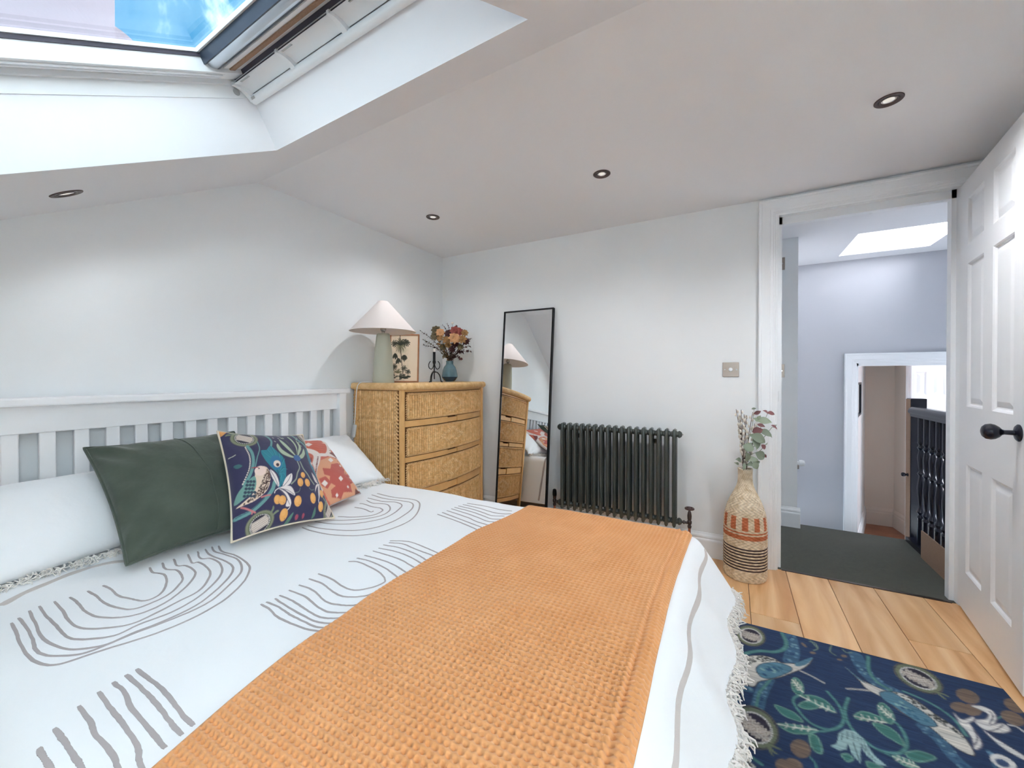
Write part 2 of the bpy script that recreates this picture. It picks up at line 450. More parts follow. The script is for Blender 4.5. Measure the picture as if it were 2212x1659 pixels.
# ---- ceilings: flat part, slope with the roof-window shaft
A_ = np.array([0, -1.523, 2.12]); B_ = np.array([1.641, -1.578, 2.12]); D_ = np.array([0, -2.37, 1.634])
UU = (B_ - A_) / np.linalg.norm(B_ - A_)
NN = np.cross(B_ - A_, A_ - D_); NN /= np.linalg.norm(NN)
VV = np.cross(NN, UU)                                 # up the slope
P2 = np.array([.657, -1.815, 1.965])
def uvw(u, v, w): return P2 + UU * u + VV * v + NN * w
VC = (A_ - P2) @ VV                                   # crease
SU0, SU1, SV0 = -.9, 2.95, -2.05
WU, WV = 1.09, -1.16                                  # shaft size
XU0, XU1, XV0, XV1 = 1.36, 2.45, -1.74, -.56                                 # an added, unseen roof window along the slope, there to bring in more light
cr0 = A_ - UU * .3; cr1 = A_ + UU * 3.6
S(MB().add([cr0, cr1, (3.6, .1, 2.122), (-.3, .1, 2.122)], [(0, 1, 2, 3)]).obj('ceiling', M['ceil']))
S(MB().add([cr0 + (0, 0, .36), cr1 + (0, 0, .36), (3.6, .1, 2.46), (-.3, .1, 2.46)], [(3, 2, 1, 0)]).obj('roof_flat', M['slate']))
mb = MB()
mb2 = MB()
for w in (0.0, .30):
    for (u0, u1, v0, v1) in ((SU0, 0, SV0, VC), (WU, XU0, SV0, VC), (XU1, SU1, SV0, VC), (0, WU, 0, VC), (0, WU, SV0, WV), (XU0, XU1, XV1, VC), (XU0, XU1, SV0, XV0)):
        (mb2 if w else mb).quad(uvw(u0, v0, w), uvw(u1, v0, w), uvw(u1, v1, w), uvw(u0, v1, w))
S(mb.obj('ceiling_slope', M['ceil'])); S(mb2.obj('roof', M['slate']))
WD = .168
mb = MB()
for (a, b) in [q for l_, r_, b_, t_ in ((0, WU, WV, 0), (XU0, XU1, XV0, XV1)) for q in (((l_, b_), (l_, t_)), ((l_, t_), (r_, t_)), ((r_, t_), (r_, b_)), ((r_, b_), (l_, b_)))]:
    mb.quad(uvw(*a, 0), uvw(*b, 0), uvw(*b, .30), uvw(*a, .30))
S(mb.obj('trim_1', M['ceil']))

# ---- roof window
win = thing('window_1', 'white roof window in the sloping ceiling with silver blind cassette', 'roof window', tuple(uvw(WU / 2, WV / 2, .2)), kind='structure')
def ubox(mb, u0, u1, v0, v1, w0, w1):
    V = [uvw(u, v, w) for w in (w0, w1) for v in (v0, v1) for u in (u0, u1)]
    return mb.add(V, [(0, 2, 3, 1), (4, 5, 7, 6), (0, 1, 5, 4), (2, 6, 7, 3), (0, 4, 6, 2), (1, 3, 7, 5)])
mb = MB()                                             # lining + fixed frame
E_ = .003
ubox(mb, -.02, .004, WV, 0, WD, .206); ubox(mb, WU - .004, WU + .02, WV, 0, WD, .206); ubox(mb, 0, WU, WV - .02, WV + .004, WD, .206)
ubox(mb, -.02, .016, WV, 0, .206, .219); ubox(mb, WU - .016, WU + .02, WV, 0, .206, .219)
ubox(mb, -.02, .034, WV, 0, .219, .288); ubox(mb, WU - .034, WU + .02, WV, 0, .219, .288); ubox(mb, 0, WU, WV - .02, WV + .034, .206, .288)
ubox(mb, 0, WU, -.052, .02, .222, .288); ubox(mb, 0.0, WU, -.052, -.038, .206, .222)
mb.obj('frame', M['frame_white'], win)
mb = MB()                                             # opening sash
for (u0, u1, v0, v1) in ((.037, .082, WV + .037, -.055), (WU - .082, WU - .037, WV + .037, -.055), (.037, WU - .037, WV + .037, WV + .10)):
    ubox(mb, u0, u1, v0, v1, .214, .274)
ubox(mb, .037, WU - .037, -.118, -.058, .226, .274)
ubox(mb, .060, .066, WV + .1, -.12, .209, .214); ubox(mb, .047, .053, WV + .1, -.12, .209, .214)
sash = mb.obj('sash', M['frame_white'], win)
mb = MB()
ubox(mb, .079, .086, WV + .1, -.16, .252, .272); ubox(mb, WU - .086, WU - .079, WV + .1, -.16, .252, .272); ubox(mb, .08, WU - .08, -.172, -.165, .252, .272)
mb.obj('gasket', M['gasket'], sash)
mb = MB()
ubox(mb, .086, .0905, WV + .1, -.172, .262, .272); ubox(mb, WU - .0905, WU - .086, WV + .1, -.172, .262, .272); ubox(mb, .086, WU - .086, -.184, -.172, .262, .272); ubox(mb, .08, WU - .08, -.172, -.118, .262, .272)
mb.obj('glazing_bead', M['frame_white'], sash)
mb = MB(); ubox(mb, .088, WU - .088, WV + .09, -.18, .270, .276); mb.obj('glass_pane', M['glass'], win)
def ularc(u0, u1, vc, wc, r, a0, a1, n=10, th=0):
    """part-cylinder along u"""
    V = []; F = []
    for i in range(n + 1):
        a = math.radians(a0 + (a1 - a0) * i / n)
        for u in (u0, u1): V.append(uvw(u, vc + r * math.cos(a), wc + r * math.sin(a)))
    for i in range(n): F.append((2 * i, 2 * i + 1, 2 * i + 3, 2 * i + 2))
    F.append(tuple(range(0, 2 * n + 2, 2))); F.append(tuple(range(1, 2 * n + 2, 2))[::-1])
    return V, F
bl = MB(); V, F = ularc(.068, WU - .068, -.143, .248, .026, 195, 285); bl.add(V, F); blind = bl.obj('blind_cassette', M['silver_blind'], win, smooth=True)
bl = MB(); V, F = ularc(.068, WU - .068, -.138, .246, .024, 262, 350); bl.add(V, F); ubox(bl, .07, WU - .07, -.176, -.170, .232, .262); bl.obj('blind_fabric', M['navy_blind'], blind, smooth=True)
bl = MB(); ubox(bl, .066, .0685, -.172, -.112, .214, .262); ubox(bl, WU - .0685, WU - .066, -.172, -.112, .214, .262); bl.obj('end_cap', M['grey_plastic'], blind)
bl = MB(); ubox(bl, .075, WU - .075, -.098, -.080, .222, .227); bl.obj('felt_strip', M['tan_board'], sash)
bl = MB(); ubox(bl, .03, WU - .03, -.0585, -.0535, .208, .226); bl.obj('gasket', M['gasket'], sash)
# ventilation flap with its opening bar
fl = MB(); V, F = ularc(.012, WU - .012, -.062, .150, .060, 28, 92, n=8)
for i, p in enumerate(V): pass
fl.add(V, F[:-2])
V2, F2 = ularc(.012, WU - .012, -.062, .150, .054, 28, 92, n=8); fl.add(V2, [f[::-1] for f in F2[:-2]])
flap = fl.obj('ventilation_flap', M['frame_white'], win, smooth=True)
bar = MB(); bar.tube([uvw(u, -.014, .157) for u in (.02, .35, .7, WU - .02)], .0145, 14); bar.obj('opening_bar', M['frame_white'], flap, smooth=True)
mb = MB(); ubox(mb, .030, .050, -.0295, -.0285, .155, .163); mb.obj('bar_badge', M['grey_plastic'], flap)
br0 = None
for u in (.018, .285, .545, .805, WU - .03):
    b = MB(); V = []
    for i in range(7):
        t = i / 6; a = math.radians(92 - 64 * t)
        v = -.062 + .062 * math.cos(a); w = .150 + .062 * math.sin(a)
        for uu in (u - .005 - .006 * t, u + .005 + .006 * t):
            V += [uvw(uu, v, w), uvw(uu, v - .004 * 1 - .010 * t, w - .010 - .016 * t)]
    F = []
    for i in range(6):
        k = 4 * i
        F += [(k, k + 2, k + 6, k + 4), (k + 1, k + 5, k + 7, k + 3), (k, k + 4, k + 5, k + 1), (k + 2, k + 3, k + 7, k + 6)]
    F += [(0, 1, 3, 2), (24, 26, 27, 25)]
    b.add(V, F); b.obj('bracket', M['frame_white'], flap)
for u in (.05, .30, .62, .93):
    b = MB(); b.tube([uvw(u + t, -.052, .207) for t in (0, .05)], .006, 8); ubox(b, u - .02, u, -.055, -.049, .204, .210); b.obj('hinge_clip', M['chrome'], flap)
b = MB(); b.lathe([(.0, 0), (.011, 0), (.011, .0015), (.0, .0015)], uvw(.0042, -.055, .186), axis=UU, seg=16, cap=False); b.obj('screw_cover', M['grey_plastic'], win)

added_win = thing('added_roof_window', 'added unseen white roof window that lets more light into the room', 'roof window', tuple(uvw((XU0 + XU1) / 2, (XV0 + XV1) / 2, .2)), kind='structure')
mb = MB()
ubox(mb, XU0 - .02, XU0 + .034, XV0, XV1, .219, .30); ubox(mb, XU1 - .034, XU1 + .02, XV0, XV1, .219, .30); ubox(mb, XU0, XU1, XV0 - .02, XV0 + .034, .206, .30); ubox(mb, XU0, XU1, XV1 - .052, XV1 + .02, .206, .30); mb.obj('frame', M['frame_white'], added_win)
mb = MB()
for (u0, u1, v0, v1) in ((XU0 + .037, XU0 + .09, XV0 + .037, XV1 - .055), (XU1 - .09, XU1 - .037, XV0 + .037, XV1 - .055), (XU0 + .037, XU1 - .037, XV0 + .037, XV0 + .09), (XU0 + .037, XU1 - .037, XV1 - .11, XV1 - .058)): ubox(mb, u0, u1, v0, v1, .214, .31)
mb.obj('sash', M['frame_white'], added_win)
mb = MB(); ubox(mb, XU0 + .08, XU1 - .08, XV0 + .08, XV1 - .10, .278, .284); mb.obj('glass_pane', M['glass'], added_win)

# ---- skirting, architrave, door lining
SK = [(0, 0), (.018, 0), (.018, .100), (.0165, .106), (.0125, .110), (.0125, .114), (.0155, .119), (.0145, .127), (.008, .137), (.005, .145), (0, .145)]
S(MB().extrude(SK, (0, 0, 0), (2.32, 0, 0), (0, -1, 0), (0, 0, 1)).obj('baseboard_back', M['trim']))
S(MB().extrude(SK, (0, -3.42, 0), (0, 0, 0), (1, 0, 0), (0, 0, 1)).obj('baseboard_left', M['trim']))
S(MB().extrude(SK, (3.25, -3.42, 0), (3.25, 0, 0), (-1, 0, 0), (0, 0, 1)).obj('baseboard_right', M['trim']))
AR = [(0, 0), (0, .008), (.006, .010), (.010, .010), (.012, .013), (.020, .0135), (.022, .017), (.034, .018), (.037, .0205), (.076, .022), (.079, .026), (.090, .027), (.093, .024), (.093, 0)]
def mitre_frame(name, prof, x0, x1, z0, zt, y, sy, mat, right=True):
    V = []; F = []; n = len(prof)
    for d, t in prof: V.append((x0 - d, y + sy * t, z0))
    for d, t in prof: V.append((x0 - d, y + sy * t, zt + d))
    for d, t in prof: V.append((x1 + d, y + sy * t, zt + d))
    for d, t in prof: V.append((x1 + d, y + sy * t, z0))
    for s in range(3):
        for k in range(n - 1): F.append((s * n + k, s * n + k + 1, (s + 1) * n + k + 1, (s + 1) * n + k))
    F += [tuple(range(n)), tuple(range(3 * n, 4 * n))]
    m = MB(); m.add(V, F); return S(m.obj(name, mat))
mitre_frame('trim_2', AR, 2.405, 3.143, 0, 2.014, 0, -1, M['trim'])
mitre_frame('trim_3', AR, 2.405, 3.143, 0, 2.014, .12, 1, M['trim'])
mb = MB()
mb.box((2.385, -.001, 0), (2.412, .121, 2.03)); mb.box((3.139, -.001, 0), (3.16, .121, 2.03)); mb.box((2.385, -.001, 2.018), (3.16, .121, 2.035))
mb.box((2.412, .042, 0), (2.430, .085, 2.018)); mb.box((3.121, .042, 0), (3.139, .085, 2.018)); mb.box((2.412, .042, 1.976), (3.139, .085, 2.018))
S(mb.obj('trim_4', M['trim']))
b = MB().box((2.4115, .012, .96), (2.4135, .022, 1.02)).obj('strike_plate', M['black_metal']); tag(b, 'slim dark strike plate let into the white door lining', 'strike plate')

# ---- panelled bedroom door, standing open
DH = np.array([3.137, -.004, 0]); De = np.array([-.1234, -.9924, 0]); Dn = np.array([-.9924, .1234, 0])
def dpt(a, d, z): return DH + De * a - Dn * d + np.array([0, 0, z])      # d = depth behind the face
def build_door(name, pt, W, Z0, Z1, xs, zs, mat, T=.035, label=None):
    """xs / zs: list of panel intervals"""
    root = thing(name, label, 'door', tuple(pt(W / 2, T / 2, Z0)), kind='structure')
    xc = sorted({0, W, *[v for p in xs for v in p]}); zc = sorted({Z0, Z1, *[v for p in zs for v in p]})
    mb = MB()
    for i in range(len(xc) - 1):
        for j in range(len(zc) - 1):
            if (xc[i], xc[i + 1]) in xs and (zc[j], zc[j + 1]) in zs: continue
            for d in (0, T):
                mb.quad(pt(xc[i], d, zc[j]), pt(xc[i + 1], d, zc[j]), pt(xc[i + 1], d, zc[j + 1]), pt(xc[i], d, zc[j + 1]))
    for (a0, a1) in ((0, 0), (W, W)): mb.quad(pt(a0, 0, Z0), pt(a0, T, Z0), pt(a0, T, Z1), pt(a0, 0, Z1))
    for z in (Z0, Z1): mb.quad(pt(0, 0, z), pt(W, 0, z), pt(W, T, z), pt(0, T, z))
    mb.obj('slab', mat, root)
    for x0, x1 in xs:
        for z0, z1 in zs:
            p = MB(); V = []; F = []
            rings = [(0, 0), (.006, .0035), (.012, .0095), (.017, .0105), (.040, .0035), (.044, .003)]
            for sgn in (0, 1):
                base = len(V)
                for o, d in rings:
                    dd = d if sgn == 0 else T - d
                    V += [pt(x0 + o, dd, z0 + o), pt(x1 - o, dd, z0 + o), pt(x1 - o, dd, z1 - o), pt(x0 + o, dd, z1 - o)]
                for r in range(len(rings) - 1):
                    for k in range(4):
                        F.append((base + 4 * r + k, base + 4 * r + (k + 1) % 4, base + 4 * r + 4 + (k + 1) % 4, base + 4 * r + 4 + k))
                F.append(tuple(base + 4 * (len(rings) - 1) + k for k in range(4)))
            p.add(V, F); p.obj('panel', mat, root)
    return root
door = build_door('door_1', dpt, .70, .014, 2.010, [(.105, .305), (.405, .605)], [(.20, .70), (.965, 1.62), (1.705, 1.92)], M['door'], label='white six panel door standing open, round black knob on it')
ka = .655; kz = .905
kp = dpt(ka, 0, kz)
kr = MB(); kr.lathe([(0, -.002), (.030, -.002), (.030, .003), (.024, .008), (.016, .010), (.009, .012), (.008, .034), (.011, .040), (.019, .046), (.026, .056), (.0285, .066), (.026, .078), (.018, .086), (.009, .089), (0, .0895)], kp, axis=Dn, seg=28, cap=False)
kn = kr.obj('knob', M['black_paint'], door, smooth=True)
tag(MB().box((2.43, .004, -.004), (3.121, .022, .0035)).obj('threshold_strip', M['dark_nickel']), 'thin metal threshold strip between oak boards and green carpet', 'threshold strip')

# ---- landing beyond the door
S(MB().box((1.9, .02, -.06), (3.32, .925, 0.0)).obj('floor_landing', M['carpet']))
st = MB()
for k in range(4): st.box((2.3, .925 - .02 * 0 + .2 * k, -.9), (4.5, .925 + .2 * (k + 1) + .02, -.19 * (k + 1)))
S(st.obj('floor_stairs', M['carpet']))
YF = 1.76
RX0, RX1, RY0, RY1 = 2.965, 3.52, .97, 1.57           # landing rooflight
mb = MB()
for z in (2.12, 2.36):
    for (x0, x1, y0, y1) in ((1.8, RX0, .1, 1.9), (RX1, 4.6, .1, 1.9), (RX0, RX1, .1, RY0), (RX0, RX1, RY1, 1.9)):
        mb.quad((x0, y0, z), (x1, y0, z), (x1, y1, z), (x0, y1, z))
for (a, b) in (((RX0, RY0), (RX1, RY0)), ((RX1, RY0), (RX1, RY1)), ((RX1, RY1), (RX0, RY1)), ((RX0, RY1), (RX0, RY0))):
    mb.quad((*a, 2.12), (*b, 2.12), (*b, 2.36), (*a, 2.36))
S(mb.obj('ceiling_landing', M['ceil']))
S(MB().box((RX0 - .01, RY0 - .01, 2.30), (RX1 + .01, RY1 + .01, 2.308)).obj('window_2', M['lilac_glass']))
S(MB().box((1.8, .84, -.02), (2.6, 1.9, 2.3)).obj('wall_landing_left', M['wall']))
S(MB().box((1.7, .1, -.02), (1.82, .86, 2.3)).obj('wall_landing_end', M['wall']))
S(MB().extrude(SK, (1.82, .84, 0), (2.6 + .018, .84, 0), (0, -1, 0), (0, 0, 1)).obj('baseboard_landing', M['trim']))
# far wall with the lower doorway
FA = on_y(1849, 785, YF); FX0 = FA[0] + .004; FZ = FA[2] + .0
FX1 = FX0 + .78; ZL = -.76
mb = MB()
mb.box((2.55, YF, -1.0), (FX0 - .005, YF + .12, 2.3)); mb.box((FX0 - .005, YF, FZ + .005), (FX1 + .005, YF + .12, 2.3)); mb.box((FX1 + .005, YF, -1.0), (4.6, YF + .12, 2.3))
S(mb.obj('wall_landing_far', M['lilac_wall']))
S(MB().box((4.48, .1, -1.0), (4.6, YF + .1, 2.3)).obj('wall_landing_right', M['lilac_wall']))
AF = [(d * .92, t * 1.1) for d, t in AR]
mitre_frame('trim_5', AF, FX0, FX1, ZL, FZ, YF, -1, M['trim'])
mb = MB(); mb.box((FX0 - .012, YF - .001, ZL), (FX0 + .012, YF + .121, FZ + .01)); mb.box((FX1 - .012, YF - .001, ZL), (FX1 + .012, YF + .121, FZ + .01)); mb.box((FX0 - .012, YF - .001, FZ - .022), (FX1 + .012, YF + .121, FZ + .012))
S(mb.obj('trim_6', M['trim']))
# lower hall behind it
YB = 3.9
xw = on_y(1868, 1000, YB)[0]
S(MB().box((2.6, YF + .1, ZL - .06), (7.5, 5.2, ZL)).obj('floor_lower', M['red_wood']))
hl = MB(); p0 = on_y(1845, 1000, YF + .13)[0] - .02
hl.add([(p0, YF + .12, ZL), (xw, YB, ZL), (xw, YB, 1.6), (p0, YF + .12, 1.6), (p0 - .1, YF + .12, ZL), (xw - .1, YB, ZL), (xw - .1, YB, 1.6), (p0 - .1, YF + .12, 1.6)],
       [(0, 1, 2, 3), (5, 4, 7, 6), (0, 3, 7, 4), (1, 5, 6, 2), (3, 2, 6, 7), (0, 4, 5, 1)])
S(hl.obj('wall_lower_left', M['trim']))
xc = on_y(1931, 1100, YB)[0]; xe = on_y(1966, 1100, 3.3)[0] + .1
mb = MB(); mb.box((xw - .1, YB, ZL), (xc, YB + .1, 1.6))
mb.add([(xc, YB, ZL), (xe, 3.2, ZL), (xe, 3.2, 1.6), (xc, YB, 1.6), (xc + .1, YB + .1, ZL), (xe + .1, 3.3, ZL), (xe + .1, 3.3, 1.6), (xc + .1, YB + .1, 1.6)],
       [(0, 1, 2, 3), (5, 4, 7, 6), (0, 3, 7, 4), (1, 5, 6, 2), (3, 2, 6, 7), (0, 4, 5, 1)])
S(mb.obj('wall_lower_back', M['beige_wall']))
mb = MB().extrude([(a, b * 1.5) for a, b in SK], (xw, YB, ZL), (xc, YB, ZL), (0, -1, 0), (0, 0, 1))
dv = np.array([xe - xc, 3.2 - YB, 0]); dv /= np.linalg.norm(dv); nv = np.array([dv[1], -dv[0], 0])
if nv[1] > 0: nv = -nv
mb.extrude([(a, b * 1.5) for a, b in SK], (xc, YB, ZL), (xe, 3.2, ZL), nv, (0, 0, 1))
S(mb.obj('baseboard_lower', M['beige_wall']))
dv2 = np.array([xw - p0, YB - YF - .12, 0]); dv2 /= np.linalg.norm(dv2); nv2 = np.array([dv2[1], -dv2[0], 0])
S(MB().extrude([(a, b * 1.5) for a, b in SK], (p0, YF + .13, ZL), (xw, YB, ZL), nv2, (0, 0, 1)).obj('baseboard_lower_left', M['trim']))
S(MB().box((2.6, YF + .12, 1.45), (4.05, 4.2, 1.6)).obj('ceiling_lower', M['ceil']))
# panelled door and wall plate deep in the lower hall
YD = 3.1
dx0 = on_y(1966, 820, YD)[0]; dz1 = 1.32
wd = MB().box((dx0, YD + .04, ZL), (dx0 + 1.6, YD + .12, 1.6)); S(wd.obj('wall_lower_right', M['trim']))
pc = [on_y(x, 820, YD + .03)[0] for x in (1974, 1999, 2010, 2040, 2056)]
pz = [on_y(2000, y, YD + .03)[2] for y in (803, 853, 882)]
hd = build_door('door_2', lambda a, d, z: np.array([dx0 + .01 + a, YD + d, z]), pc[4] - dx0 - .01, ZL + .02, dz1, [(round(pc[0] - dx0 - .01, 3), round(pc[1] - dx0 - .01, 3)), (round(pc[2] - dx0 - .01, 3), round(pc[3] - dx0 - .01, 3))], [(ZL + .2, pz[2] - .04), (pz[1] - .0, pz[0] + .0)], M['trim'], label='white panelled door deep in the lower hallway')
q = on_y(2066, 828, YD); tag(MB().box((q[0] - .02, YD + .01, q[2] - .045), (q[0] + .05, YD + .045, q[2] + .05), .004).obj('wall_box', M['grey_plastic']), 'small grey control box on the wall beyond the stairs', 'wall box')
q0 = on_y(1853, 826, 2.35); q1 = on_y(1853, 897, 2.35)
pf = thing('hall_picture', 'narrow dark framed picture on the white lower hall wall', 'picture', (q0[0] - .05, 2.30, q1[2]))
ef = np.array([dv2[0], dv2[1], 0]); ow = np.array([p0, YF + .12, 0]) + ef * .18 + nv2 * .002
fm = MB(); 
for a0, a1, z0, z1 in ((0, .5, q1[2], q1[2] + .02), (0, .5, q0[2] - .02, q0[2]), (0, .02, q1[2] + .02, q0[2] - .02), (.48, .5, q1[2] + .02, q0[2] - .02)):
    V = [ow + ef * a + nv2 * d + np.array([0, 0, z]) for z in (z0, z1) for d in (0, .03) for a in (a0, a1)]
    fm.add(V, [(0, 2, 3, 1), (4, 5, 7, 6), (0, 1, 5, 4), (2, 6, 7, 3), (0, 4, 6, 2), (1, 3, 7, 5)])
fm.obj('frame', M['black_paint'], pf)
MB().quad(*[ow + ef * a + nv2 * .012 + np.array([0, 0, z]) for a, z in ((.02, q1[2] + .02), (.48, q1[2] + .02), (.48, q0[2] - .02), (.02, q0[2] - .02))]).obj('print', M['grey_plastic'], pf)

# balustrade along the stairwell
XB = 3.235
bal = thing('stair_balustrade', 'black painted balustrade with turned spindles beside the green carpeted landing', 'balustrade', (XB, .5, 0))
hr = [(-.032, 0), (.032, 0), (.036, .012), (.030, .030), (.016, .042), (-.016, .042), (-.030, .030), (-.036, .012)]
MB().extrude(hr, (XB, .135, .862), (XB, .86, .862), (1, 0, 0), (0, 0, 1)).obj('handrail', M['black_paint'], bal, smooth=True)
MB().box((XB - .024, .135, .842), (XB + .024, .86, .863)).obj('handrail_fillet', M['black_paint'], bal)
MB().box((XB - .03, .13, -.2), (XB + .03, .9, .03)).obj('base_string', M['black_paint'], bal)
sp = [(.018, .03), (.018, .20), (.020, .205), (.012, .222), (.021, .24), (.015, .255), (.011, .27), (.014, .30), (.019, .36), (.020, .40), (.014, .45), (.011, .47), (.020, .485), (.011, .50), (.015, .53), (.020, .58), (.019, .60), (.012, .635), (.021, .65), (.012, .665), (.020, .68), (.018, .69), (.018, .845)]
sp0 = None
for k in range(8):
    y = .155 + .0855 * k
    if sp0 is None: sp0 = MB().lathe(sp, (XB, y, 0), seg=12).obj('spindle', M['black_paint'], bal, smooth=True)
    else: clone(sp0, (0, y - .155, 0), bal)
nw = thing('newel_post', 'black newel post with flat face and side knob at the top of the stairs', 'newel post', (3.27, .96, 0))
MB().box((3.235, .93, -.75), (3.315, 1.01, .955), .004).obj('post', M['black_paint'], nw)
kb = on_y(1955, 1025, .96)
MB().lathe([(0, 0), (.010, 0), (.010, .01), (.006, .014), (.012, .022), (.014, .03), (.010, .038), (0, .04)], (3.236, .96, kb[2]), axis=(-1, 0, 0), seg=16, cap=False).obj('knob', M['black_paint'], nw, smooth=True)
MB().box((3.232, .934, -.7), (3.236, 1.006, .95)).obj('lit_side_tint', M['tan_board'], nw)  # tan sheet paints in the light on this side of the black post
bx = MB().box((3.192, .2, .0), (3.2, .61, .165)); tag(bx.obj('tan_board', M['tan_board']), 'tan board leaning on edge against the black balustrade foot', 'board')
# landing plates, wall hook
for z0, z1, lb in ((1.892, 1.984, 'upper small metal switch plate on the landing wall'), (1.098, 1.194, 'lower small metal switch plate on the landing wall')):
    sw = thing('switch_plate', lb, 'switch plate', (2.475, .84, z0))
    MB().box((2.43, .834, z0), (2.519, .8405, z1), .002).obj('plate', M['bronze_plate'], sw)
    MB().lathe([(0, 0), (.005, 0), (.005, .002), (0, .002)], (2.503, .834, (z0 + z1) / 2), axis=(0, -1, 0), seg=12, cap=False).obj('screw', M['chrome'], sw)
hk = on_x(1720, 1000, 2.602); hk = on_y(1721, 1001, .88)
vv = thing('thermostat_head', 'small white round radiator thermostat at the landing corner', 'thermostat', (2.62, .88, hk[2] - .03))
MB().lathe([(0, 0), (.012, 0), (.012, .01), (.021, .014), (.023, .03), (.019, .045), (0, .05)], (2.602, .88, hk[2] + .005), axis=(1, 0, .0), seg=20, cap=False).obj('body', M['white_plastic'], vv, smooth=True)
MB().box((2.602, .87, hk[2] - .04), (2.616, .89, hk[2] - .01), .002).obj('stem', M['chrome'], vv)

# ---- house over the way, seen through the roof window
Cn = CAM + ray(248, 20) * ((CAM[0] + 1.2) / -ray(248, 20)[0])
nb = thing('neighbouring_house', 'pale pink rendered house wall with rounded parapet outside the roof window', 'house', (-1.7, Cn[1] - .7, -3))
MB().box((-2.2, Cn[1] - 1.5, -3), (-1.2, Cn[1], 6.6)).obj('wall', M['render_wall'], nb)  # carried far above the visible part to keep sun off the first roof window
MB().box((-2.26, Cn[1] - 1.56, 6.6), (-1.14, Cn[1] + .06, 6.68)).obj('coping', M['slate'], nb)
Cd = on_x(236, 132, -1.3)
MB().tube([Cd, Cd - np.array([.7, 0, 0])], .245, 48).obj('rounded_parapet', M['render_wall'], nb, smooth=True)
MB().box((-2.0, Cd[1] - .245, -3), (-1.301, Cd[1] + .245, Cd[2])).obj('lower_wall', M['render_wall'], nb)

# ---- downlights
def downlight(p, nrm, label, group, watts=0):
    nrm = np.array(nrm, float); p = np.array(p, float)
    d = thing('downlight', label, 'downlight', tuple(p), group)
    MB().lathe([(.024, -.004), (.028, .0005), (.034, .003), (.041, .003), (.0425, .0015), (.0425, -.001)], p, axis=nrm, seg=32, cap=False).obj('ring', M['bronze'], d, smooth=True)
    MB().lathe([(.029, .0025), (.026, .004), (.0225, .0025), (.021, -.004), (.022, -.004)], p, axis=nrm, seg=32, cap=False).obj('tilt_ring', M['bronze'], d, smooth=True)
    MB().lathe([(0, .0005), (.010, .001), (.0155, .0005), (.0185, -.002), (.0215, -.003)], p, axis=nrm, seg=24, cap=False).obj('lamp', M['bulb'], d, smooth=True)
    if watts:
        ld = bpy.data.lights.new('added_fill_spot', 'SPOT'); ld.energy = watts; ld.spot_size = math.radians(150); ld.spot_blend = 1.0; ld.shadow_soft_size = .02; ld.color = (.97, .98, 1.0)  # fill spot added in a fitting that looks unlit, to brighten the room
        lo = bpy.data.objects.new('added_fill_spot', ld); COL.objects.link(lo); lo.parent = d; lo.location = tuple(nrm * .012)
        lo.rotation_euler = Vector(-nrm).to_track_quat('Z', 'Y').to_euler()
g = 'bronze downlights in the bedroom ceiling'
for (x, y), lb in zip(((.506, -.728), (1.604, -.739), (2.684, -.754)), ('bronze ringed downlight above the wicker chest corner', 'bronze ringed downlight above the dark radiator', 'bronze ringed downlight near the bedroom door head')):
    downlight((x, y, 2.1205), (0, 0, -1), lb, g, 24 if x > 2 else (11 if x > 1 else 9.5))
r = ray(143, 418); tt = ((A_ - CAM) @ NN) / (r @ NN)
downlight(CAM + r * tt, -NN, 'bronze ringed downlight in the sloping ceiling over the headboard', g, 2.2)
for x, y, lb in ((2.931, .496, 'landing ceiling downlight mostly hidden by the white door head'), (3.40, .56, 'landing ceiling downlight half hidden behind the open white door')): downlight((x, y, 2.1195), (0, 0, -1), lb, 'landing downlights')

# ---- dimmer switch
sw = thing('dimmer_switch', 'square bronze dimmer plate with white knob on the bedroom wall', 'switch', (2.173, 0, 1.10))
MB().box((2.130, -.0055, 1.1015), (2.216, .0005, 1.1875), .002).obj('plate', M['bronze_plate'], sw)
MB().lathe([(0, .0), (.0115, 0), (.0115, .010), (.010, .013), (0, .0135)], (2.173, -.0055, 1.1445), axis=(0, -1, 0), seg=24, cap=False).obj('knob', M['white_plastic'], sw, smooth=True)
for dx in (-.030, .030): MB().lathe([(0, 0), (.004, 0), (.004, .0012), (0, .0012)], (2.173 + dx, -.0055, 1.1445), axis=(0, -1, 0), seg=12, cap=False).obj('screw', M['chrome'], sw)

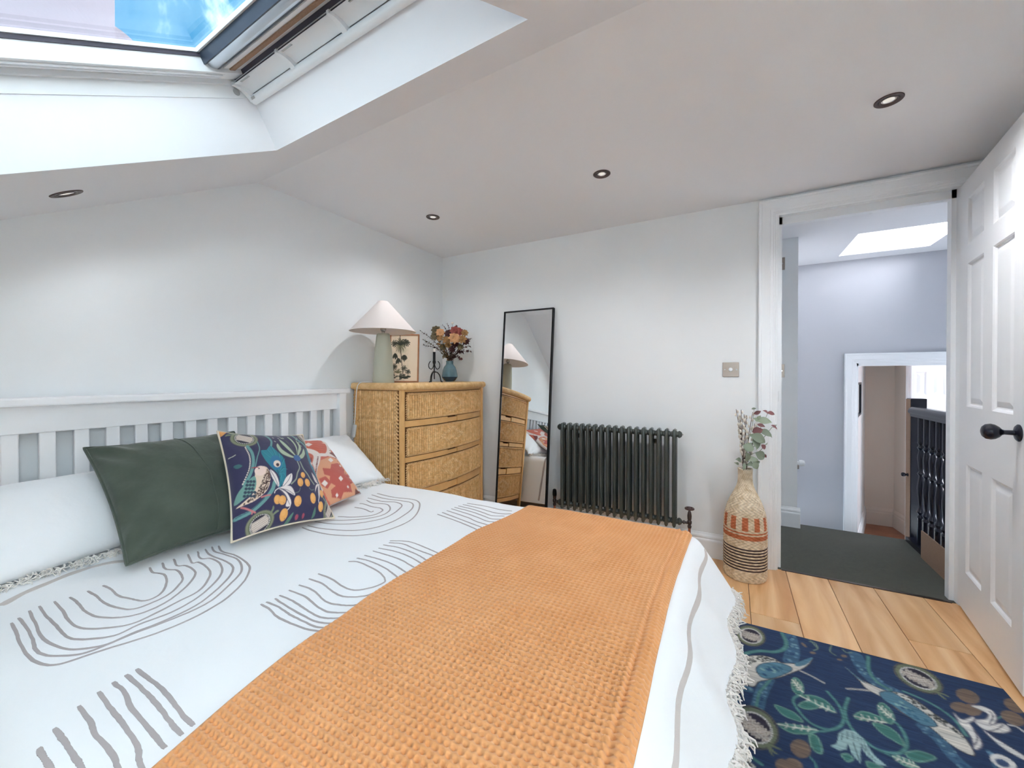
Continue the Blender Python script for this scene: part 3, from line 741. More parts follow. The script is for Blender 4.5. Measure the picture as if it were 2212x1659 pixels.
# ================================================================== painter for printed cloth
class Canvas:
    """small raster painter; coordinates are picture units mapped by (x-x0)*k, (y-y0)*k"""
    def __init__(s, x0, y0, x1, y1, k, base):
        s.x0, s.y0, s.k = x0, y0, k
        s.w = int((x1 - x0) * k) + 1; s.h = int((y1 - y0) * k) + 1
        s.a = np.empty((s.h, s.w, 3)); s.a[:] = lin(base)
    def _blend(s, sl, al, c): s.a[sl] = s.a[sl] * (1 - al[..., None]) + lin(c) * al[..., None]
    def _win(s, xa, ya, xb, yb):
        ix0 = max(0, int((xa - s.x0) * s.k) - 2); ix1 = min(s.w, int((xb - s.x0) * s.k) + 3)
        iy0 = max(0, int((ya - s.y0) * s.k) - 2); iy1 = min(s.h, int((yb - s.y0) * s.k) + 3)
        if ix1 <= ix0 or iy1 <= iy0: return None
        X, Y = np.meshgrid(np.arange(ix0, ix1) / s.k + s.x0, np.arange(iy0, iy1) / s.k + s.y0)
        return (slice(iy0, iy1), slice(ix0, ix1)), X, Y
    def ellipse(s, cx, cy, rx, ry, c, rot=0, al=1.0):
        m = max(rx, ry); w = s._win(cx - m, cy - m, cx + m, cy + m)
        if w is None: return
        sl, X, Y = w; t = math.radians(rot); dx = X - cx; dy = Y - cy
        u = (dx * math.cos(t) + dy * math.sin(t)) / rx; v = (-dx * math.sin(t) + dy * math.cos(t)) / ry
        d = (np.sqrt(u * u + v * v) - 1) * min(rx, ry) * s.k
        s._blend(sl, np.clip(.5 - d, 0, 1) * al, c)
    def stroke(s, pts, width, c, al=1.0, n=None, taper=False):
        P = spline(pts, n or 10 * len(pts)) if len(pts) > 2 else np.array(pts, float)
        w = s._win(P[:, 0].min() - width, P[:, 1].min() - width, P[:, 0].max() + width, P[:, 1].max() + width)
        if w is None: return
        sl, X, Y = w; D = np.full(X.shape, 1e9); m = len(P) - 1
        for i in range(m):
            a = P[i]; b = P[i + 1]; ab = b - a; L = ab @ ab + 1e-9
            t = np.clip(((X - a[0]) * ab[0] + (Y - a[1]) * ab[1]) / L, 0, 1)
            wd = width / 2 * ((1 - abs(2 * (i + t) / m - 1) ** 3) if taper else 1)
            D = np.minimum(D, np.hypot(X - a[0] - t * ab[0], Y - a[1] - t * ab[1]) - wd)
        s._blend(sl, np.clip(.5 - D * s.k, 0, 1) * al, c)
    def poly(s, pts, c, al=1.0, smooth=True, outline=None, ow=4):
        P = np.array(pts, float)
        if smooth: P = spline(np.vstack([P[-1:], P, P[:2]]), 8 * len(P))[8:-8] if False else self_closed(P)
        w = s._win(P[:, 0].min(), P[:, 1].min(), P[:, 0].max(), P[:, 1].max())
        if w is None: return
        sl, X, Y = w; acc = np.zeros(X.shape)
        for ox, oy in ((-.25, -.25), (.25, -.25), (-.25, .25), (.25, .25)):
            x = X + ox / s.k; y = Y + oy / s.k; ins = np.zeros(X.shape, bool)
            for i in range(len(P)):
                a = P[i]; b = P[(i + 1) % len(P)]
                if a[1] == b[1]: continue
                cnd = ((a[1] > y) != (b[1] > y)) & (x < (b[0] - a[0]) * (y - a[1]) / (b[1] - a[1]) + a[0])
                ins ^= cnd
            acc += ins * .25
        s._blend(sl, acc * al, c)
        if outline: s.stroke(np.vstack([P, P[:1]]), ow, outline, n=len(P) + 1)
    def inside_dots(s, pts, n, r, c, seed=1, al=1.0):
        rg = random.Random(seed); P = np.array(pts, float)
        x0, y0 = P.min(0); x1, y1 = P.max(0); k = 0; tries = 0
        while k < n and tries < n * 30:
            tries += 1; x = rg.uniform(x0, x1); y = rg.uniform(y0, y1); ins = False
            for i in range(len(P)):
                a = P[i]; b = P[(i + 1) % len(P)]
                if (a[1] > y) != (b[1] > y) and x < (b[0] - a[0]) * (y - a[1]) / (b[1] - a[1]) + a[0]: ins = not ins
            if ins: s.ellipse(x, y, r * rg.uniform(.7, 1.3), r * rg.uniform(.5, .9), c, rg.uniform(0, 180), al); k += 1
    def sample(s, x, y):
        ix = np.clip(((x - s.x0) * s.k), 0, s.w - 1.001); iy = np.clip(((y - s.y0) * s.k), 0, s.h - 1.001)
        i = ix.astype(int); j = iy.astype(int); fx = (ix - i)[:, None]; fy = (iy - j)[:, None]
        i1 = np.minimum(i + 1, s.w - 1); j1 = np.minimum(j + 1, s.h - 1)
        return s.a[j, i] * (1 - fx) * (1 - fy) + s.a[j, i1] * fx * (1 - fy) + s.a[j1, i] * (1 - fx) * fy + s.a[j1, i1] * fx * fy
def self_closed(P):
    n = len(P); Q = np.vstack([P[-1:], P, P[:2]]); out = []
    for i in range(n):
        a, b, c, d = Q[i:i + 4]
        for f in np.linspace(0, 1, 6, endpoint=False):
            out.append(.5 * ((2 * b) + (-a + c) * f + (2 * a - 5 * b + 4 * c - d) * f ** 2 + (-a + 3 * b - 3 * c + d) * f ** 3))
    return np.array(out)
def pomegranate(cv, cx, cy, rx, ry, rot, sc=1.0, seed=0):
    t = math.radians(rot); R = lambda u, v: (cx + u * math.cos(t) - v * math.sin(t), cy + u * math.sin(t) + v * math.cos(t))
    cv.ellipse(cx, cy, rx, ry, (84, 82, 78), rot)
    cv.ellipse(cx, cy, rx * .96, ry * .95, (126, 130, 104), rot)
    cv.ellipse(cx, cy, rx * .80, ry * .78, (98, 104, 80), rot)
    cv.ellipse(cx, cy, rx * .72, ry * .70, (46, 40, 56), rot)
    for k in range(34):
        a = 2 * math.pi * k / 34
        p = R(rx * .68 * math.cos(a), ry * .66 * math.sin(a)); cv.ellipse(*p, rx * .03, rx * .03, (232, 226, 216))
    rg = random.Random(seed)
    for i in range(-6, 7):
        for j in (-2, -1, 0, 1, 2):
            u = i * rx * .095 + (j % 2) * rx * .045; v = j * ry * .15
            if (u / (rx * .62)) ** 2 + (v / (ry * .5)) ** 2 < 1:
                p = R(u, v); cv.ellipse(*p, rx * .062, ry * .088, (214, 200, 188), rot); cv.ellipse(*p, rx * .028, ry * .036, (126, 100, 90), rot)

# ================================================================== RUG
RS = 3.393
def rp(x, y):
    """crop coordinates of the rug -> floor plane"""
    p = on_z(1560 + x / RS, 1330 + y / RS, .008); return p[0], p[1]
def rpts(L): return [rp(*q) for q in L]
RUG_X0, RUG_X1, RUG_Y0, RUG_Y1 = 1.45, 3.02, -1.95, -.668
cv = Canvas(RUG_X0, RUG_Y0, RUG_X1, RUG_Y1, 330, (36, 56, 92))
def rstroke(L, w, c, al=1, taper=False):
    m = rp(*L[len(L) // 2]); e = rp(L[len(L) // 2][0] + w, L[len(L) // 2][1]); cv.stroke(rpts(L), math.hypot(e[0] - m[0], e[1] - m[1]), c, al, taper=taper)
def rpoly(L, c, al=1, outline=None, ow=.006, smooth=True): cv.poly(rpts(L), c, al, smooth, outline, ow)
def rell(x, y, rx, ry, c, rot=0):
    t = math.radians(rot)
    rpoly([(x + rx * math.cos(q) * math.cos(t) - ry * math.sin(q) * math.sin(t), y + rx * math.cos(q) * math.sin(t) + ry * math.sin(q) * math.cos(t)) for q in np.linspace(0, 2 * math.pi, 14, endpoint=False)], c, smooth=True)
for L, w in (([(500, 160), (515, 250), (500, 340)], 90), ([(340, 460), (290, 560), (255, 680)], 80), ([(980, 290), (1040, 400), (1130, 490), (1270, 560)], 95), ([(1480, 820), (1600, 920), (1700, 1040), (1790, 1116)], 90), ([(20, 470), (120, 520), (200, 540)], 60), ([(10, 860), (60, 930), (140, 980)], 40), ([(1960, 1000), (2000, 1060), (2010, 1116)], 40)):
    rstroke(L, w, (70, 108, 136), .75); 
    for k in range(26):
        q = L[0] if k % 2 else L[-1]; i = random.randrange(len(L) - 1); f = random.random()
        x = L[i][0] * (1 - f) + L[i + 1][0] * f + random.uniform(-w / 2.2, w / 2.2); y = L[i][1] * (1 - f) + L[i + 1][1] * f + random.uniform(-14, 14)
        rell(x, y, 14, 6, random.choice([(40, 72, 110), (92, 130, 156), (110, 146, 160)]), 20)
TEAL = (74, 124, 122)
for L, w in (([(440, 130), (470, 200), (450, 245), (380, 265), (280, 258), (180, 275), (100, 315)], 30), ([(1070, 300), (1075, 400), (1130, 480), (1230, 545)], 26), ([(1330, 555), (1440, 600), (1560, 660), (1700, 760), (1790, 880)], 22),
             ([(770, 555), (850, 650), (890, 740), (870, 805), (800, 835), (720, 820), (640, 780), (575, 715), (525, 640), (530, 600), (575, 580)], 22), ([(925, 602), (900, 680), (912, 760), (960, 840), (1050, 920), (1150, 985), (1290, 1008), (1350, 960), (1340, 880), (1290, 800), (1235, 765)], 25),
             ([(640, 880), (680, 850), (760, 845), (850, 820)], 18), ([(360, 460), (310, 520), (270, 570), (250, 670)], 20), ([(110, 590), (105, 640), (130, 690)], 10), ([(150, 985), (220, 1040), (290, 1090)], 26), ([(640, 1030), (680, 1080), (690, 1116)], 14), ([(1150, 985), (1300, 1060), (1420, 1116)], 16), ([(2000, 760), (2060, 735)], 10)):
    rstroke(L, w, TEAL); rstroke(L, w * .3, (98, 146, 140), .7)
for L, vein in (([(385, 655), (450, 675), (530, 712), (590, 775), (520, 760), (440, 722)], 0), ([(410, 795), (500, 798), (600, 812), (695, 838), (620, 865), (500, 855)], 1), ([(515, 470), (545, 455), (585, 500), (592, 560), (560, 585), (515, 535)], 1), ([(570, 585), (680, 588), (770, 632), (828, 708), (740, 680), (650, 620)], 1),
                ([(560, 660), (600, 630), (660, 635), (702, 672), (620, 685)], 0), ([(968, 735), (1030, 702), (1130, 730), (1225, 785), (1120, 768), (1010, 762)], 1), ([(1145, 660), (1180, 640), (1240, 700), (1258, 760), (1232, 792), (1165, 740)], 1), ([(1105, 788), (1200, 805), (1290, 870), (1335, 955), (1250, 910), (1170, 860)], 0),
                ([(640, 880), (690, 880), (728, 960), (722, 1012), (660, 970)], 0), ([(1345, 1010), (1440, 992), (1565, 1040), (1480, 1068), (1400, 1062)], 0), ([(1250, 1030), (1340, 1045), (1440, 1110), (1340, 1100)], 1), ([(1060, 1070), (1120, 1085), (1180, 1116), (1080, 1116)], 0), ([(875, 1020), (925, 1015), (960, 1050), (915, 1068)], 0)):
    rpoly(L, (66, 120, 112), outline=(112, 156, 140), ow=.004)
    if vein:
        P = np.array(L, float); i0 = 0; i1 = len(P) // 2; a, b = P[i0], P[i1]
        rstroke([tuple(a), tuple((a + b) / 2 + (0, 6)), tuple(b)], 9, (226, 222, 206))
        for f in (.25, .45, .65, .82):
            c0 = a + (b - a) * f; d = (b - a) / np.linalg.norm(b - a); nn_ = np.array([-d[1], d[0]])
            for sg in (-1, 1): rstroke([tuple(c0), tuple(c0 + nn_ * sg * 20 - d * 16)], 6, (226, 222, 206))
for x, y, rx, ry, rot in ((1800, 590, 92, 46, 22), (1745, 672, 76, 36, 15), (1830, 690, 74, 42, 12), (2145, 660, 88, 42, 25), (2130, 752, 96, 44, 25), (575, 975, 80, 62, 35), (440, 1092, 52, 42, 20), (525, 1095, 70, 46, 25), (2150, 590, 40, 30, 20), (664, 272, 22, 9, 10), (893, 296, 22, 10, 10), (860, 322, 20, 7, 10), (600, 215, 26, 8, 40)):
    rell(x, y, rx, ry, (124, 104, 90), rot)
for L in ([(640, 190), (680, 200), (700, 240), (670, 255)], [(800, 220), (790, 260), (830, 290)], [(600, 160), (640, 175), (690, 230)], [(880, 245), (910, 270), (950, 270)]): rstroke(L, 8, (118, 138, 120))
def rpom(x, y, rx, ry, rot, seed):
    t = math.radians(rot)
    rell(x, y, rx, ry, (96, 92, 84), rot); rell(x, y, rx * .96, ry * .95, (44, 46, 66), rot); rell(x, y, rx * .93, ry * .91, (116, 122, 98), rot); rell(x, y, rx * .74, ry * .72, (50, 44, 60), rot)
    L = lambda u, v: (x + u * math.cos(t) - v * math.sin(t), y + u * math.sin(t) + v * math.cos(t))
    for k in range(40):
        a = 2 * math.pi * k / 40; p = rp(*L(rx * .71 * math.cos(a), ry * .68 * math.sin(a))); cv.ellipse(*p, .0032, .0032, (230, 228, 220))
    for i in range(-7, 8):
        for j in (-1, 0, 1):
            u = i * rx * .09; v = j * ry * .22 + (i % 2) * ry * .08
            if (u / (rx * .66)) ** 2 + (v / (ry * .40)) ** 2 < 1: rell(*L(u, v), rx * .055, ry * .12, (206, 196, 184), rot); rell(*L(u, v), rx * .022, ry * .05, (120, 98, 90), rot)
rpom(210, 148, 112, 74, 18, 1); rpom(1438, 460, 200, 84, 26, 2); rpom(240, 820, 196, 140, 38, 3)
for L in ([(330, 930), (380, 960), (440, 985)], [(340, 940), (370, 990), (410, 1020)], [(335, 945), (350, 990), (375, 1030)], [(1560, 560), (1620, 575), (1670, 600)], [(1570, 560), (1620, 600), (1640, 615)]): rstroke(L, 16, (120, 128, 100), taper=True)
CREAM = (212, 206, 196)
# long tailed birds
body1 = [(105, 400), (120, 340), (180, 300), (280, 292), (370, 310), (430, 342), (500, 350), (590, 350), (660, 308), (640, 350), (590, 388), (520, 415), (420, 452), (330, 470), (265, 485), (235, 518), (190, 508), (130, 450)]
body2 = [(900, 375), (1000, 455), (1060, 490), (1200, 550), (1300, 565), (1420, 620), (1560, 722), (1700, 815), (1790, 910), (1850, 1022), (1760, 995), (1660, 932), (1580, 862), (1500, 802), (1400, 762), (1280, 684), (1180, 604), (1060, 536), (1000, 470)]
for b, w_, bk, leg in ((body1, [(248, 390), (290, 352), (400, 342), (490, 368), (512, 398), (450, 432), (350, 462), (280, 445)], [(135, 350), (190, 305), (300, 297), (420, 335), (330, 335), (220, 345), (140, 395)], [(560, 398), (650, 440), (745, 492)]),
                       (body2, [(1155, 562), (1240, 558), (1350, 625), (1450, 688), (1550, 768), (1572, 812), (1480, 802), (1370, 742), (1260, 664), (1180, 612)], [(1260, 560), (1420, 618), (1560, 718), (1700, 808), (1780, 900), (1700, 850), (1560, 760), (1420, 660), (1300, 590)], [(915, 535), (1000, 540), (1095, 552)])):
    rstroke(leg, 14, CREAM); rstroke(leg, 3, (40, 36, 44))
    rpoly(b, CREAM, outline=(70, 62, 60), ow=.003); rpoly(w_, (84, 128, 148), outline=(40, 54, 78), ow=.003)
    P = np.array(w_, float); c = P.mean(0)
    for k in range(16):
        f = random.uniform(0, .7); q = P[random.randrange(len(P))] * f + c * (1 - f); rell(q[0], q[1], 22, 7, random.choice([(46, 84, 120), (128, 164, 166), (60, 104, 130)]), 30)
    cv.inside_dots(rpts(bk), 70, .0042, (58, 62, 60), 5)
rpoly([(535, 352), (660, 305), (625, 352), (560, 372)], (84, 128, 148)); rpoly([(900, 375), (1000, 455), (1060, 500), (1000, 465)], (84, 128, 148)); rstroke([(1030, 480), (1100, 520), (1180, 560)], 4, (60, 56, 62))
rpoly([(10, 975), (110, 1000), (200, 1070), (240, 1116), (120, 1116), (40, 1035)], CREAM); cv.inside_dots(rpts([(40, 985), (110, 1005), (200, 1070), (220, 1110), (160, 1080)]), 40, .0045, (58, 62, 60), 9); rpoly([(0, 1010), (50, 1050), (110, 1116), (0, 1116)], (84, 128, 148))
for L in ([(1700, 712), (1760, 770), (1810, 788), (1870, 870), (1902, 932), (1895, 965), (1850, 978), (1830, 900), (1790, 842), (1740, 792)], [(1825, 660), (1900, 662), (1985, 700), (2012, 760), (1980, 802), (1900, 792), (1850, 762), (1930, 758), (1948, 722), (1890, 690)], [(1850, 772), (1950, 802), (2050, 788), (2112, 830), (2080, 858), (1980, 852), (1900, 822)], [(1910, 832), (2000, 898), (2100, 955), (2230, 1040), (2230, 1066), (2080, 985), (1980, 905)], [(1690, 710), (1760, 760), (1840, 740), (1840, 772), (1760, 785)]):
    rpoly(L, (222, 218, 212), outline=(120, 116, 128), ow=.003)
for L in ([(1960, 700), (1985, 740), (1960, 790)], [(1840, 830), (1870, 900), (1850, 950)], [(1960, 850), (2060, 930), (2180, 1005)], [(2060, 800), (2020, 830), (1960, 845)]): rstroke(L, 7, (70, 62, 86))
rstroke([(2100, 800), (2160, 815), (2230, 865)], 14, (222, 218, 212))
rpoly([(795, 955), (842, 935), (855, 862), (900, 832), (972, 848), (1035, 900), (1072, 960), (1112, 1022), (1205, 1100), (1140, 1092), (1060, 1025), (1015, 955), (1012, 1082), (950, 1012), (920, 935), (910, 980), (860, 988)], (160, 190, 190), smooth=False)
for L in ([(880, 860), (875, 910)], [(920, 850), (915, 900)], [(955, 855), (965, 910)], [(995, 890), (1030, 960), (1090, 1040)], [(1020, 900), (1060, 980), (1120, 1060)], [(960, 930), (985, 1000), (1000, 1060)]): rstroke(L, 6, (70, 92, 96))
rell(2060, 1075, 105, 46, (222, 218, 212), 26); rell(2055, 1080, 58, 24, (60, 80, 116), 26)
nx, ny = 392, 320
gx = np.linspace(RUG_X0, RUG_X1, nx); gy = np.linspace(RUG_Y0, RUG_Y1, ny)
X, Y = np.meshgrid(gx, gy, indexing='ij')
Z = np.full(X.shape, .008)
Z[0, :] = Z[-1, :] = .002; Z[:, 0] = Z[:, -1] = .002
V = np.stack([X.ravel(), Y.ravel(), Z.ravel()], 1)
col = cv.sample(X.ravel(), Y.ravel())
streak = RNG.normal(0, 1, (nx // 14 + 2, ny)); si = np.repeat(streak, 14, 0)[:nx]
col = col * (1 + .10 * si.ravel()[:, None])
rug = mk('area_rug', V, gridfaces(nx, ny), M['rugmat'], col=np.clip(col, 0, 1), smooth=True)
tag(rug, 'navy printed rug with birds, pomegranates and vines on the oak floor', 'rug')

# ================================================================== BED
BY0, BY1 = -2.62, -1.05                     # near / far side of the bed frame
BEDTOP = .505
bed = thing('bed_frame', 'white wooden double bed frame with slatted headboard against the wall', 'bed', (1.05, (BY0 + BY1) / 2, 0))
HBX = .05
MB().box((.012, BY0 - .02, 1.0), (.100, BY1 + .022, 1.029), .006).obj('headboard_cap', M['bed_white'], bed, smooth=False)
MB().box((.035, BY0 + .05, .905), (.064, BY1 - .045, 1.001), .003).obj('headboard_rail', M['bed_white'], bed)
MB().box((.035, BY0 + .05, .36), (.064, BY1 - .045, .44), .003).obj('headboard_rail', M['bed_white'], bed)
for y in (BY1 - .048, BY0): MB().box((.022, y, 0), (.088, y + .048, 1.001), .003).obj('post', M['bed_white'], bed)
sl0 = None; ys = []
y = -1.1838
while y > BY0 + .06:
    if sl0 is None: sl0 = MB().box((.040, y, .43), (.058, y + .0405, .907), .0035).obj('slat', M['bed_white'], bed)
    else: clone(sl0, (0, y + 1.1838, 0), bed)
    y -= .0857
for y in (BY1 - .04, BY0 + .02): MB().box((.08, y, .22), (2.06, y + .022, .36), .003).obj('side_rail', M['bed_white'], bed)
MB().box((2.04, BY0 + .02, .20), (2.07, BY1 - .018, .36), .003).obj('foot_rail', M['bed_white'], bed)
for y in (BY0 + .02, BY1 - .075): MB().box((2.0, y, .0085), (2.06, y + .055, .30), .003).obj('leg', M['bed_white'], bed)
mt = MB().box((.07, BY0 + .03, .30), (2.035, BY1 - .03, .470), .04).obj('mattress', M['linen']); tag(mt, 'white mattress on the bed under the woven bedspread', 'mattress')

def nz2(x, y, s, seed=0.0):
    f = np.frompyfunc(lambda a, b: mnoise.noise((a * s + seed, b * s - seed, seed * 1.7)), 2, 1)
    return f(x, y).astype(float)
S0, S1 = 2.02, .262                          # foot: end of the flat top, cloth length beyond it
T0 = -1.105                                  # far side: end of the flat top
def prof(d, r, amax, flare):
    """cloth distance d past the flat top -> (outward, drop): quarter-ish round then a straight fall"""
    d = np.maximum(d, 0); a = np.minimum(d / r, amax); rest = np.maximum(d - r * amax, 0)
    out = r * np.sin(a) + rest * math.cos(amax) ; drop = r * (1 - np.cos(a)) + rest * math.sin(amax)
    return out, drop
def surf(s, t, lift=0.0):
    """bedspread surface; s along the bed (x), t across (y, larger = far side)"""
    s = np.asarray(s, float); t = np.asarray(t, float)
    ox, dx = prof(s - S0, .07, math.radians(57), 0)
    oy, dy = prof(t - T0, .07, math.radians(78), 0)
    x = np.minimum(s, S0) + ox; y = np.minimum(t, T0) + oy
    drop = (dx ** 3 + dy ** 3) ** (1 / 3)
    z = BEDTOP + .010 * np.sin(x * 2.1 + .4) * np.cos(y * 1.9) - drop
    und = .008 * nz2(x, y, 2.2, 3.1) + .004 * nz2(x, y, 6.5, 8.2) + .0016 * nz2(x * .6, y, 15, 2.2)
    fall = np.clip(drop / .1, 0, 1)
    fold = .012 * np.sin(y * 21 + 2 * nz2(x * 0, y, 3, 1.3)) * np.clip(dx / .12, 0, 1) * np.clip(1 - dy / .05, 0, 1)
    fold2 = .014 * np.sin(x * 17 + 2.5 * nz2(x, y * 0, 3, 5.3)) * np.clip(dy / .12, 0, 1) * np.clip(1 - dx / .05, 0, 1)
    x = x + fold; y = y + fold2
    near = np.clip((-2.50 - t) / .10, 0, 1)                      # rounds off along the near edge
    z = z + und * (1 - .5 * fall) - .06 * near ** 2 + lift
    return np.stack([x, y, np.maximum(z, .045)], -1)
ss = np.linspace(.26, S0 + S1, 150); ts = np.linspace(-2.61, T0 + .47, 150)
SS, TT = np.meshgrid(ss, ts, indexing='ij')
SP = surf(SS, TT)
V = SP.reshape(-1, 3)
spread = mk('bedspread', V, gridfaces(150, 150), M['spread'], smooth=True, origin=(1.1, -1.85, .4))
tag(spread, 'white woven bedspread with taupe nested arch lines and tasselled hem', 'bedspread')
_sp_bvh = BVHTree.FromPolygons([tuple(p) for p in V], [tuple(int(i) for i in f) for f in gridfaces(150, 150)])
def hit_spread(px, py):
    r = ray(px, py); r = r / np.linalg.norm(r)
    loc, nor, idx, dist = _sp_bvh.ray_cast(Vector(CAM), Vector(r))
    if loc is None: return None
    if nor.dot(Vector(r)) > 0: nor = -nor
    return np.array(loc), np.array(nor)
def ribbon(mb, pts, width, lift=.0010, wob=.0005, seed=0):
    """flat woven line lying on the spread; pts = list of (pos, normal)"""
    P = np.array([p for p, n in pts]); N = np.array([n for p, n in pts])
    if len(P) < 3: return
    T = np.gradient(P, axis=0); T /= np.linalg.norm(T, axis=1)[:, None] + 1e-9
    B = np.cross(N, T); rg = random.Random(seed); V = []; F = []
    for i in range(len(P)):
        wd = width / 2 * (1 + .10 * math.sin(i * .5 + seed)); j = wob * rg.uniform(-1, 1)
        if i in (0, len(P) - 1): wd *= .7
        V += [P[i] + B[i] * (wd + j) + N[i] * lift, P[i] + B[i] * (-wd + j) + N[i] * lift]
        V += [P[i] + B[i] * (wd + j + .0008) - N[i] * .001, P[i] + B[i] * (-wd + j - .0008) - N[i] * .001]
        if i:
            a = 4 * (i - 1); b = 4 * i
            F += [(a, a + 1, b + 1, b), (a, b, b + 2, a + 2), (a + 1, a + 3, b + 3, b + 1)]
    mb.add(V, F)
def lines(tr, k, x0, y0, width, n=34):
    mb = MB()
    for i, L in enumerate(tr):
        P = spline([(x0 + x / k, y0 + y / k) for x, y in L], max(n, 3 * len(L)))
        cur = []
        for p in P:
            h = hit_spread(*p)
            if h is not None: cur.append(h)
        w = width[i] if isinstance(width, (list, tuple)) else width
        ribbon(mb, cur, w, seed=i)
    return mb
K8 = 2.4578
arch1 = [[(60, 605), (85, 650), (105, 710), (150, 780), (210, 820), (290, 828), (380, 805), (560, 745), (800, 670), (1000, 590), (1180, 490), (1290, 390), (1325, 320), (1310, 285), (1250, 245), (1180, 225), (1160, 195)],
 [(100, 578), (135, 620), (170, 680), (190, 745), (240, 775), (360, 778), (480, 755), (700, 665), (900, 590), (1100, 500), (1230, 390), (1283, 325), (1265, 270), (1190, 240), (1140, 225), (1125, 200)],
 [(155, 540), (190, 610), (215, 670), (270, 715), (350, 742), (440, 742), (560, 720), (700, 660), (870, 594), (1050, 506), (1180, 400), (1237, 325), (1215, 285), (1130, 250), (1105, 235), (1090, 212)],
 [(210, 515), (240, 560), (290, 610), (340, 665), (390, 690), (500, 688), (620, 668), (740, 612), (900, 552), (1040, 476), (1140, 390), (1180, 330), (1165, 285), (1120, 262), (1065, 262), (1050, 225)],
 [(290, 490), (330, 535), (365, 590), (430, 632), (560, 632), (690, 612), (800, 566), (940, 494), (1060, 430), (1115, 350), (1100, 310), (1055, 282), (1020, 285), (998, 240)],
 [(370, 468), (410, 495), (450, 540), (520, 572), (640, 575), (760, 550), (880, 495), (980, 420), (1035, 350), (1025, 320), (985, 300), (940, 300), (923, 265)],
 [(465, 435), (510, 460), (550, 495), (610, 520), (700, 532), (800, 500), (900, 450), (960, 390), (968, 360), (940, 325), (880, 318), (862, 285)],
 [(548, 405), (590, 425), (630, 460), (690, 475), (760, 487), (820, 470), (865, 435), (885, 385), (875, 350), (840, 340), (810, 335), (795, 310)]]
lines(arch1, K8, 0, 1100, .0052, 70).obj('woven_arch', M['taupe'], spread)
arch2 = [[(1385, 505), (1430, 530), (1470, 570), (1540, 605), (1640, 640), (1720, 650)], [(1415, 493), (1480, 520), (1540, 560), (1600, 590), (1680, 625), (1760, 630)], [(1460, 475), (1530, 520), (1600, 560), (1660, 590), (1720, 605), (1800, 605)],
 [(1485, 458), (1550, 485), (1620, 530), (1690, 570), (1760, 580), (1850, 575)], [(1535, 430), (1620, 465), (1690, 520), (1740, 545), (1810, 550), (1900, 545)], [(1587, 403), (1660, 430), (1730, 490), (1800, 508), (1880, 510), (1960, 490)], [(1640, 370), (1710, 395), (1770, 440), (1830, 465), (1930, 462), (2000, 440)],
 [(1690, 343), (1760, 370), (1820, 410), (1880, 430), (1960, 420), (2030, 395), (2045, 375), (2020, 340), (1960, 305), (1900, 280), (1850, 278)], [(1895, 260), (1960, 275), (2040, 310), (2090, 345), (2120, 370)], [(1935, 245), (2010, 265), (2080, 290), (2140, 325), (2170, 350)],
 [(1980, 222), (2060, 245), (2130, 270), (2200, 310)], [(2010, 207), (2100, 225), (2180, 255), (2240, 290)], [(2035, 190), (2120, 205), (2212, 240), (2270, 275)], [(2065, 178), (2140, 185), (2212, 215), (2310, 250)], [(2070, 168), (2150, 170), (2212, 185), (2330, 235)]]
lines(arch2, K8, 0, 1100, .0046, 34).obj('woven_arch', M['taupe'], spread)
arch3 = [[(725, 850), (790, 900), (860, 955), (930, 1040), (985, 1110), (1030, 1150)], [(670, 880), (740, 940), (820, 1020), (890, 1110), (930, 1160), (970, 1200)], [(600, 920), (660, 970), (700, 1060), (780, 1150), (840, 1225), (880, 1270)], [(525, 970), (590, 1060), (660, 1150), (730, 1260), (740, 1340), (770, 1420)],
 [(420, 1045), (480, 1130), (510, 1200), (590, 1290), (625, 1370), (650, 1440)], [(288, 1165), (340, 1230), (400, 1320), (435, 1374), (470, 1440)], [(205, 1270), (240, 1330), (270, 1374), (310, 1440)]]
lines(arch3, K8, 0, 1100, .0068, 34).obj('woven_arch', M['taupe'], spread)
arch4 = [[(652.8, 1139.8), (674, 1147), (711.6, 1154.7), (758, 1157.5), (796, 1154.7), (833, 1147), (880, 1128), (900, 1110), (907, 1091), (901, 1082), (884, 1078), (848, 1074), (815, 1066)], [(665, 1136), (693, 1141.6), (730, 1145), (768, 1146), (814, 1139), (852, 1125), (880, 1108), (892, 1095), (888, 1086), (860, 1081), (830, 1077), (803, 1069)],
 [(680, 1126.7), (711.6, 1131.4), (749, 1132.3), (786, 1128.6), (824, 1121), (846, 1111.7), (862, 1100), (868, 1091), (855, 1085), (825, 1083), (795, 1076)], [(702, 1123), (739.7, 1124), (786, 1121), (824, 1113.6), (842, 1102), (838.7, 1091), (824, 1088), (805, 1087), (792, 1081)],
 [(730, 1116), (768, 1117), (805, 1113), (825.6, 1104), (822, 1098), (805, 1095), (786, 1089), (777, 1088)], [(766, 1096), (786, 1099.6), (801, 1106), (807, 1104)]]
lines(arch4, 1, 0, 0, .0056, 44).obj('woven_arch', M['taupe'], spread)
arch5 = [[(1009, 1087.5), (1045, 1093), (1080, 1101), (1106, 1104)], [(1000, 1090), (1035, 1098), (1065, 1107), (1085, 1110), (1105, 1110)], [(990, 1093), (1020, 1100), (1045, 1108), (1062, 1114), (1090, 1115)], [(982, 1096), (1020, 1106), (1045, 1115), (1062, 1121), (1085, 1122)], [(975, 1099), (1010, 1110), (1035, 1119), (1052, 1126), (1070, 1128)], [(965, 1103), (1010, 1118), (1030, 1127), (1060, 1136)], [(955, 1107), (1000, 1124), (1045, 1141)], [(945, 1111), (990, 1127), (1035, 1146)]]
lines(arch5, 1, 0, 0, .005, 24).obj('woven_arch', M['taupe'], spread)
